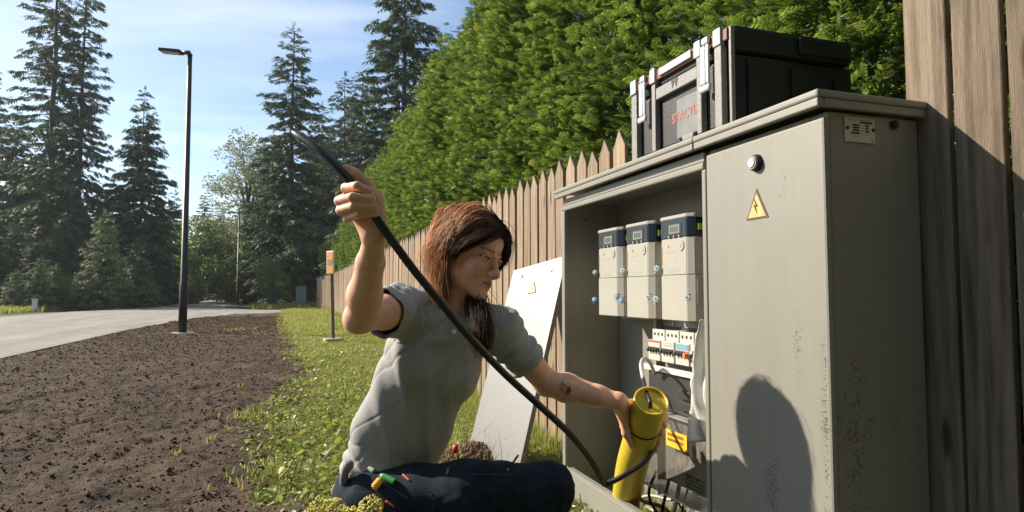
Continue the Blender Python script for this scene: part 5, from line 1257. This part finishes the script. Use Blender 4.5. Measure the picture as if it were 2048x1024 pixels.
# ------------------------------------------------------------------ grass, weeds, flowers
m_grass = leaf_mat('grass_blades', [(0.11, 0.14, 0.03), (0.20, 0.23, 0.058), (0.30, 0.31, 0.10), (0.44, 0.41, 0.19)], 0.45, 0.45)
BLV = np.array([(-.5, 0, 0), (.5, 0, 0), (-.36, .12, .5), (.36, .12, .5), (0, .42, 1.0)], float); BLF = np.array([(0, 1, 3), (0, 3, 2), (2, 3, 4)])
def blades(x, y, hgt, wid, z=None, seed=1):
    g = np.random.default_rng(seed); n = len(x); a = g.random(n) * 6.283; ca, sa = np.cos(a), np.sin(a); lean = .4 + 1.0 * g.random(n); zz = np.zeros(n)
    M = np.stack([np.stack([ca * wid, -sa * hgt * lean, zz], 1), np.stack([sa * wid, ca * hgt * lean, zz], 1), np.stack([zz, zz, hgt], 1)], 1)
    return scatter(BLV, BLF, M, np.stack([x, y, np.zeros(n) - .02 if z is None else z], 1))
g5 = np.random.default_rng(5); VV, FF, c5 = [], [], 0
def addm(v, f):
    global c5
    VV.append(v); FF.append(f + c5); c5 += len(v)
for (y0, y1, dens, hh, ww) in ((1.2, 6.5, 6200, .055, .0042), (6.5, 14, 2600, .075, .0080), (14, 38, 700, .12, .018)):
    n = int(dens * (y1 - y0) * 1.75); y = y0 + (y1 - y0) * g5.random(n); e = grass_edge(y); x = e - .10 + (1.62 - e + .10) * g5.random(n)
    cl = fbm(x * 2.3, y * 2.3, 3, 71); k = (cl + .25 * g5.random(n) > .42) | (x > e + .35); k &= ~((x - e < .12) & (g5.random(n) < .6)); x, y, cl = x[k], y[k], cl[k]
    m_ = len(x); h_ = hh * (.5 + .9 * g5.random(m_)) * (.6 + .9 * cl) * np.where(x > 1.35, 1.9, 1.0)
    addm(*blades(x, y, h_, ww * (.7 + .6 * g5.random(m_)), seed=int(y0 * 10)))
# stray tufts out on the soil
for (u, v, r, n) in [(482, 664, .30, 90), (515, 671, .25, 40), (545, 868, .06, 14), (480, 783, .05, 14), (425, 895, .03, 10), (350, 923, .03, 10), (505, 842, .12, 160), (560, 960, .2, 200), (590, 930, .15, 120)]:
    d = EYE + (FW + RT * (u - CX) / FPX + UPV * (CY - v) / FPX) * (HC / ((v - HOR) / FPX)); x = d[0] + r * g5.normal(0, .6, n); y = d[1] + r * g5.normal(0, .8, n)
    addm(*blades(x, y, (.015 + .03 * g5.random(n)) * (1 + d[1] * .04), .006 * (1 + d[1] * .06) * np.ones(n), soil_height(x, y), seed=u))
# tall grass along the wood edge and the far verge
n = 5200; t = g5.random(n); y = 31 + 18 * t; x = -12.2 + 3.2 * t - 2.2 * g5.random(n); addm(*blades(x, y, .12 + .25 * g5.random(n), .04 * np.ones(n), seed=90))
n = 2600; y = 36.5 + 12 * g5.random(n); x = -2.2 + 4.0 * g5.random(n); addm(*blades(x, y, .15 + .25 * g5.random(n), .04 * np.ones(n), seed=91))
n = 700; a = g5.random(n) * 6.28; q = np.sqrt(g5.random(n)); addm(*blades(-11.3 + 1.7 * q * np.cos(a), 26.3 + .95 * q * np.sin(a), .12 + .15 * g5.random(n), .04 * np.ones(n), seed=92))
o = mk('grass', np.concatenate(VV), np.concatenate(FF), m_grass); tag(o, 'bright green grass of the verge along the picket fence', 'grass', kind='stuff')
# clover and small round leaves between the blades
CLV = np.array([(0, 0, 0), (.5, .35, .08), (.35, .95, .02), (0, .8, .10), (-.35, .95, .02), (-.5, .35, .08)], float); CLF = np.array([(0, 1, 2), (0, 2, 3), (0, 3, 4), (0, 4, 5)])
m_clover = leaf_mat('clover_leaves', [(0.12, 0.155, 0.036), (0.19, 0.235, 0.06), (0.27, 0.30, 0.095), (0.37, 0.38, 0.17)], 0.4, 0.42)
n = 60000; y = 1.4 + 13 * g5.random(n) ** 1.5; e = grass_edge(y); x = e - .16 + (1.5 - e) * g5.random(n) ** .8; k = fbm(x * 1.8 + 4, y * 1.8, 3, 81) + .35 * g5.random(n) > .42; x, y = x[k], y[k]; n = len(x)
D5 = g5.normal(0, 1, (n, 3)); D5[:, 2] = .25 * g5.normal(0, 1, n) + .1; s5 = (.010 + .016 * g5.random(n) ** 2) * (1 + .05 * y)
v, f = scatter(CLV, CLF, basis(D5, roll=g5.normal(0, .5, n)) * s5[:, None, None], np.stack([x, y, .012 + .035 * g5.random(n)], 1))
n2 = 2600; y = 1.8 + 9 * g5.random(n2) ** 1.5; e = grass_edge(y); x = e - .10 + 1.3 * g5.random(n2) ** 1.2
kx = np.round(x / .09) * .09 + .03 * g5.normal(0, 1, n2); ky = np.round(y / .11) * .11 + .03 * g5.normal(0, 1, n2); D6 = g5.normal(0, 1, (n2, 3)); D6[:, 2] = .35 + .25 * g5.random(n2)
v6, f6 = scatter(CLV * np.array([.75, 1.25, 1]), CLF, basis(D6, roll=g5.normal(0, .4, n2)) * (.022 + .03 * g5.random(n2) ** 2)[:, None, None], np.stack([kx, ky, .015 + .03 * g5.random(n2)], 1))
v, f = np.concatenate([v, v6]), np.concatenate([f, f6 + len(v)])
o = mk('clover', v, f, m_clover); tag(o, 'low clover leaves growing through the grass verge', 'clover', kind='stuff')
DAV = np.array([(math.cos(a) * (1 if i % 2 else .55), math.sin(a) * (1 if i % 2 else .55), 0) for i, a in enumerate(np.linspace(0, 6.283, 12, endpoint=False))] + [(0, 0, .15)]); DAF = np.array([(i, (i + 1) % 12, 12) for i in range(12)])
n = 420; y = 2.2 + 11 * g5.random(n) ** 1.2; x = grass_edge(y) + .05 + 1.25 * g5.random(n); k = fbm(x * 1.5, y * 1.5, 2, 91) > .5; x, y = x[k], y[k]; n = len(x)
D5 = g5.normal(0, .35, (n, 3)) + [0, 0, 1.0]; B5 = basis(g5.normal(0, 1, (n, 3)), up=D5)
v, f = scatter(DAV, DAF, B5 * (.007 + .004 * g5.random(n))[:, None, None], np.stack([x, y, .05 + .03 * g5.random(n)], 1))
o = mk('daisies', v, f, mat('white_petals', (0.75, 0.74, 0.70), 0.6, 0.05, 30)); tag(o, 'tiny white clover and daisy heads dotted over the grass', 'flowers', kind='stuff')

# broad leaved weeds at the edge of the soil
def leaf_mesh(seed, L, Wd, droop):
    g = random.Random(seed); V = []; F = []; n = 9
    for i in range(n):
        t = i / (n - 1); w = Wd * math.sin(math.pi * (0.06 + .94 * t) ** .8) ** .8 * (1 + .12 * g.uniform(-1, 1)) + .0015; y = L * t; z = L * (.55 * t - droop * t * t)
        V += [(-w, y, z + .12 * w), (-w * .4, y, z - .03 * w), (w * .4, y, z - .03 * w), (w, y, z + .12 * w)]
    for i in range(n - 1):
        for k in range(3): F.append((i * 4 + k, i * 4 + k + 1, i * 4 + k + 5, i * 4 + k + 4))
    return mesh_data('leaf', V, F, True)
m_weed = mat('weed_leaf', (0.10, 0.19, 0.035), 0.42, 0.3, 60, 0.3, 200, col2=(0.17, 0.27, 0.06))
LM = [leaf_mesh(k, .13, .026, .35 + .15 * k) for k in range(3)]
for m_ in LM: m_.materials.append(m_weed)
def weed(u, v, s, nl, label, seed, group='broad leaved weeds at the soil edge'):
    g = random.Random(seed); d = EYE + (FW + RT * (u - CX) / FPX + UPV * (CY - v) / FPX) * (HC / ((v - HOR) / FPX))
    root = empty('weed_plant', (d[0], d[1], 0.0)); tag(root, label, 'weed', group); root.scale = (s, s, s)
    for k in range(nl):
        l = obj('leaf', LM[k % 3], None, root); l.rotation_euler = (g.uniform(-.35, .45), g.uniform(-.2, .2), 6.283 * k / nl + g.uniform(-.4, .4)); q = g.uniform(.6, 1.15); l.scale = (q, q, q)
weed(565, 1000, 1.25, 9, 'largest broad leaved weed at the bottom edge beside the trousers', 1)
weed(615, 985, 1.0, 8, 'leafy weed just above the yellow flowers', 2)
weed(600, 905, 1.1, 8, 'leafy weed on dark soil left of the shirt hem', 3)
weed(640, 925, .9, 7, 'small weed nearest the shirt hem', 4)
weed(530, 845, 1.1, 7, 'weed at the tip of the grass bulge into the soil', 5)
weed(578, 760, .9, 6, 'weed at the soil edge halfway up the grass border', 6)
weed(650, 835, 1.2, 8, 'big leaved weed in the grass left of the t-shirt', 7)
weed(560, 880, .8, 6, 'low weed below the grass bulge tip', 8)
weed(505, 870, .7, 5, 'stray weed sprouting on the bare soil', 9)
# ------------------------------------------------------------------ yellow flowers close to the lens
m_yfl = mat('yellow_green_florets', (0.55, 0.50, 0.08), 0.6, 0.3, 90, col2=(0.72, 0.66, 0.20)); m_stem = mat('green_stem', (0.12, 0.20, 0.05), 0.5, 0.2, 30)
base = at(690, 1300, 1.42); base[2] = 0.0; fp = empty('yellow_flower_plant', tuple(base)); tag(fp, 'yellow flowering plant poking up at the bottom edge beside her thigh', 'flower plant')
SPH = bmesh.new(); bmesh.ops.create_icosphere(SPH, subdivisions=1, radius=1); SPH.verts.index_update(); sv = np.array([v.co[:] for v in SPH.verts]); sf = np.array([[v.index for v in f.verts] for f in SPH.faces]); SPH.free()
for (u, v, d, r, n) in [(640, 1020, 1.42, .024, 130), (672, 1016, 1.44, .020, 110), (742, 1014, 1.40, .024, 150), (700, 1032, 1.40, .02, 90), (622, 1034, 1.43, .018, 80)]:
    c = at(u, v, d); q = g5.normal(0, 1, (n, 3)) * np.array([1, 1, .75]); q /= np.maximum(1, np.linalg.norm(q, axis=1))[:, None]; P = c - base + q * r
    vv, ff = scatter(sv, sf, np.eye(3)[None] * (.0022 + .0016 * g5.random(n))[:, None, None], P); mk('flower_cluster', vv, ff, m_yfl, fp, True)['kind'] = 'stuff'
    mk('stem', *tube_vf(spline([(0, 0, 0), tuple((c - base) * np.array([.5, .5, .6])), tuple(c - base - [0, 0, r])], 12), [.0035] * 6 + [.0025] * 6, 6), m_stem, fp, True)
for k in range(7):
    l = obj('leaf', LM[k % 3], None, fp, (0, 0, .05 + .035 * k)); l.rotation_euler = (.2, 0, k * 2.4); l.scale = (.9, .9, .9)
# ------------------------------------------------------------------ heap of dry earth at the foot of the cover plate
m_dry = leaf_mat('dry_earth_clods', [(0.09, 0.055, 0.038), (0.15, 0.095, 0.068), (0.20, 0.135, 0.10)], 0.95, 0.0, spec=0.1)
c = np.array([0.93, 3.42, 0.0]); n = 3200; a = g5.random(n) * 6.283; q = np.sqrt(g5.random(n)); x = .26 * q * np.cos(a); y = .20 * q * np.sin(a); z = .10 * (1 - q ** 1.6) + .01
s = .0035 + .015 * g5.random(n) ** 4; A = g5.random(n) * 6.28; M = np.stack([np.stack([np.cos(A), -np.sin(A), 0 * A], 1), np.stack([np.sin(A), np.cos(A), 0 * A], 1), np.stack([0 * A, 0 * A, 0 * A + .8], 1)], 1) * s[:, None, None]
v, f = scatter(icv, icf, M, np.stack([x, y, z], 1)); hp_ = mk('earth_heap', v + (g5.random(v.shape) - .5) * .006, f, m_dry, loc=tuple(c)); tag(hp_, 'small heap of dry brown earth at the foot of the cover plate', 'earth heap', kind='stuff')
n = 140; x = c[0] + .22 * g5.normal(0, 1, n); y = c[1] + .10 + .2 * g5.normal(0, 1, n); v, f = blades(x, y, .10 + .14 * g5.random(n), .004 * np.ones(n), .05 * np.ones(n), 17)
o = mk('tall_grass_tuft', v, f, m_grass); tag(o, 'tuft of tall thin grass at the cover plate foot', 'grass', kind='stuff')
# red bit behind her lap
rb = mk('red_cap', *(lambda q: q)(tube_vf([at(911, 905, 2.2), at(911, 896, 2.2), at(912, 889, 2.2)], [.011, .010, .006], 12)), mat('red_plastic', (0.6, 0.03, 0.02), 0.35, 0.1, 30), smooth=True); tag(rb, 'small red plastic cap just behind her lap', 'cap')
# ------------------------------------------------------------------ unseen spruces added behind the viewer to cut the sky fill
VV, FF, c5 = [], [], 0
def low_tree(seed, h, r): return conifer(seed, h, r, 0.03, .30, .35, 0.0, .6, 1.5)
lowt = [low_tree(101, 15, 3.6), low_tree(102, 13, 3.8)]
def mv(me):
    v = np.empty(len(me.vertices) * 3, np.float32); me.vertices.foreach_get('co', v); f = np.empty(len(me.polygons) * 3, np.int32); me.polygons.foreach_get('vertices', f); return v.reshape(-1, 3), f.reshape(-1, 3)
lowv = [mv(t_[0]) for t_ in lowt]
for i, (x, y) in enumerate([(-11, -8), (-4, -10), (3, -9.5), (9, -7), (13, -3), (-15, -3), (-7, -14), (8, -14)]):
    v, f = lowv[i % 2]; a = i * 1.7; v2 = v.copy(); v2[:, 0] = v[:, 0] * math.cos(a) - v[:, 1] * math.sin(a) + x; v2[:, 1] = v[:, 0] * math.sin(a) + v[:, 1] * math.cos(a) + y; addm(v2, f)
o = mk('wood', np.concatenate(VV), np.concatenate(FF), m_spruce); tag(o, 'unseen spruces added behind the viewer to block sky light', 'wood', kind='stuff')
for t_ in lowt:
    for m_ in t_: bpy.data.meshes.remove(m_)
# ------------------------------------------------------------------ the evening air
hz_m = bpy.data.materials.new('pale_air'); hz_m.use_nodes = True; hn = hz_m.node_tree.nodes; hn.clear()
ho = hn.new('ShaderNodeOutputMaterial'); hv = hn.new('ShaderNodeVolumePrincipled'); hv.inputs['Color'].default_value = (0.80, 0.90, 1.0, 1); hv.inputs['Density'].default_value = 0.00045; hv.inputs['Anisotropy'].default_value = 0.35
hz_m.node_tree.links.new(hv.outputs[0], ho.inputs['Volume'])
hz = mk('haze', *box_vf((-520, -80, -1.1), (520, 920, 28)), hz_m); tag(hz, 'thin pale blue air over the road and trees', 'haze', kind='stuff')
